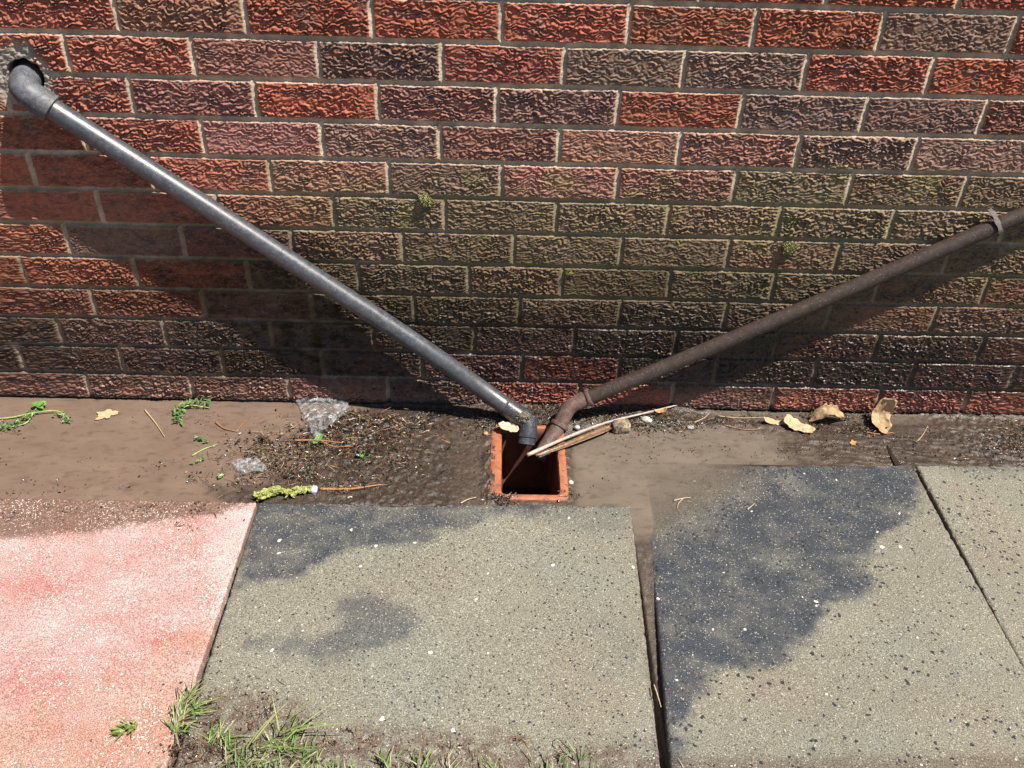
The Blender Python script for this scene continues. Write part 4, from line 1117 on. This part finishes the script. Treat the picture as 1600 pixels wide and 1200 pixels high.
flakes('grit', [(690, 722, 60, 34, 900, .0026, -.0006, .0012), (1400, 700, 110, 20, 1300, .0026, -.0006, .0014), (1250, 665, 120, 10, 500, .0028, -.0004, .002), (560, 720, 90, 30, 500, .0026, 0, .002), (990, 690, 60, 14, 260, .0026, -.0004, .0012)],
    [(.060, .044, .034), (.045, .034, .027), (.085, .065, .05), DK, BR, (.11, .09, .07), BK], 17, 'fine grit and crumbs strewn over the bare wet mud')
flakes('floating_litter', [(150, 700, 120, 36, 150, .0022, 0, .0004), (330, 680, 110, 34, 170, .0024, 0, .0004), (1020, 720, 90, 30, 200, .0020, 0, .0004), (1120, 760, 40, 30, 90, .0020, 0, .0015), (1180, 680, 70, 14, 160, .0024, 0, .0006)],
    [(.26, .21, .16), DK, (.10, .075, .055), BR, (.20, .17, .14), (.06, .045, .035)], 18, 'pale and dark specks floating on the brown puddle water')
flakes('soil_crumbs', [(360, 1120, 55, 28, 420, .0040, .006, .010), (330, 1180, 40, 18, 380, .0042, .006, .012), (480, 1160, 60, 14, 260, .004, .006, .010), (700, 1175, 200, 10, 300, .0035, .006, .010), (285, 1150, 9, 30, 160, .004, .004, .010)],
    [DK, BR, (.2, .15, .1), DK, TN, (.09, .06, .045)], 16, 'brown soil crumbs spread over the front edge of the slabs')

# ------------------------------------------------------------------ grass
gm = NT('grass_blade')
gm.base(gm.attr('tint', True)); gm.rough(.45); gm.spec(.4)
gm.b.inputs['Subsurface Weight'].default_value = 0


def blades(base_pts, n_, L, rs, lean, width=.0011, z0=.010, cols=None, jit=.006, flop=1.0):
    V = []; F = []; C = []
    cols = cols or [(.07, .14, .025), (.11, .19, .04), (.15, .22, .06), (.26, .24, .13), (.11, .18, .045), (.30, .27, .17), (.11, .08, .05)]
    for _ in range(n_):
        p = base_pts[int(rs.random() * len(base_pts))]; x = p[0] + rs.gauss(0, jit); y = p[1] + rs.gauss(0, jit)
        a = math.atan2(lean[1], lean[0]) + rs.gauss(0, .75 if lean != (0, 0) else 3); l = L * rs.uniform(.45, 1.25); k = flop * rs.uniform(.5, 1.5)
        cc = cols[int(rs.random() * len(cols))]; f_ = rs.uniform(.75, 1.25); b = len(V); w = width * rs.uniform(.6, 1.3); N = 6
        h = rs.uniform(.25, .9); side = np.array([-math.sin(a), math.cos(a), 0])
        for i in range(N + 1):
            s = i / N; r_ = l * (s * (.35 + .5 * (1 - h)) + .45 * s * s * k * .5); z = z0 + l * h * (s - .62 * k * s * s); z = max(z, z0 + .0005)
            q = np.array([x + math.cos(a) * r_, y + math.sin(a) * r_, z]); ww = w * (1 - s ** 2.2) + .0001
            V += [q - side * ww, q + np.array([0, 0, -ww * .5]), q + side * ww]; C += [[c_ * f_ * (.75 + .35 * s) if False else c_ * f_ for c_ in cc]] * 3
            if i: F += [(b + 3 * i - 3, b + 3 * i - 2, b + 3 * i + 1, b + 3 * i), (b + 3 * i - 2, b + 3 * i - 1, b + 3 * i + 2, b + 3 * i + 1)]
    return V, F, C


def grass_obj(name, VFC, label, cat=None, group=None, kind=None):
    V, F, C = VFC; o = meshobj(name, V, F, gm.m, None, True); a = o.data.color_attributes.new('tint', 'FLOAT_COLOR', 'POINT')
    c4 = np.ones((len(V), 4), np.float32); c4[:, :3] = C; a.data.foreach_set('color', c4.ravel()); return tag(o, label, cat, group, kind)


def comb(*L):
    V = []; F = []; C = []
    for v, f, c_ in L: b = len(V); V += v; F += [tuple(i + b for i in q) for q in f]; C += c_
    return V, F, C


rs = random.Random(21)
GT = 'grass tufts at the front edge of the slabs'
P1 = [gp(u, v) for u, v in ((280, 1130), (286, 1115), (295, 1100), (278, 1145), (300, 1120))]
grass_obj('grass_tuft', comb(blades(P1, 90, .045, rs, (.45, 1), .0012, .008, None, .005), blades(P1, 12, .085, rs, (1, .35), .0011, .010, [(.32, .29, .16), (.22, .27, .09)], .004, .5)),
          'green tuft growing out of the joint beside the pink slab', 'grass', GT)
P2 = [gp(u, v) for u, v in ((192, 1150), (203, 1143), (212, 1140))]
grass_obj('grass_tuft', blades(P2, 34, .020, rs, (-.6, -.3), .0020, .010, [(.12, .17, .03), (.19, .23, .06), (.10, .12, .03)], .003), 'small flattened sprout lying on the pink slab', 'grass', GT)
P3 = [gp(u, v) for u, v in ((330, 1165), (345, 1160), (352, 1172))]
grass_obj('grass_tuft', blades(P3, 46, .042, rs, (.3, .5), .0012, .010, None, .006), 'short tuft on the soil between the joint tuft and the lawn edge', 'grass', GT)
P4 = [gp(u, v) for u, v in ((400, 1200), (425, 1175), (440, 1185), (455, 1170), (470, 1195), (490, 1200), (380, 1205), (430, 1205))]
grass_obj('grass_tuft', comb(blades(P4, 85, .045, rs, (.5, .9), .0011, .010, None, .010), blades([gp(400, 1180), gp(440, 1155)], 14, .13, rs, (1, .2), .0012, .022, [(.22, .27, .09), (.32, .29, .16)], .006, .6)),
          'widest tuft, with long blades arching to the right over the grey-green slab', 'grass', GT)
ed = []
for u in range(-60, 1700, 6):
    k = 1.0 if 300 < u < 560 else (.45 if 560 <= u < 900 else .12)
    if rnd.random() < k: ed.append(gp(u, 1222 + rnd.uniform(-6, 24)))
for (u, v) in ((600, 1205), (612, 1200), (660, 1205), (680, 1200), (860, 1205), (845, 1208), (905, 1200), (1285, 1212), (1370, 1212)): ed += [gp(u, v)] * 3
lawn = [np.array([rnd.uniform(-.7, 2.), rnd.uniform(-1.5, -.94), 0]) for _ in range(900)]
grass_obj('grass', comb(blades(ed, 330, .036, rs, (.1, 1), .0011, .012, None, .007), blades(lawn, 2600, .045, rs, (.1, .6), .0017, .012, None, .012)), 'rough lawn edge with green and straw-coloured blades in front of the slabs', None, None, 'stuff')
print('built', len(bpy.data.objects))
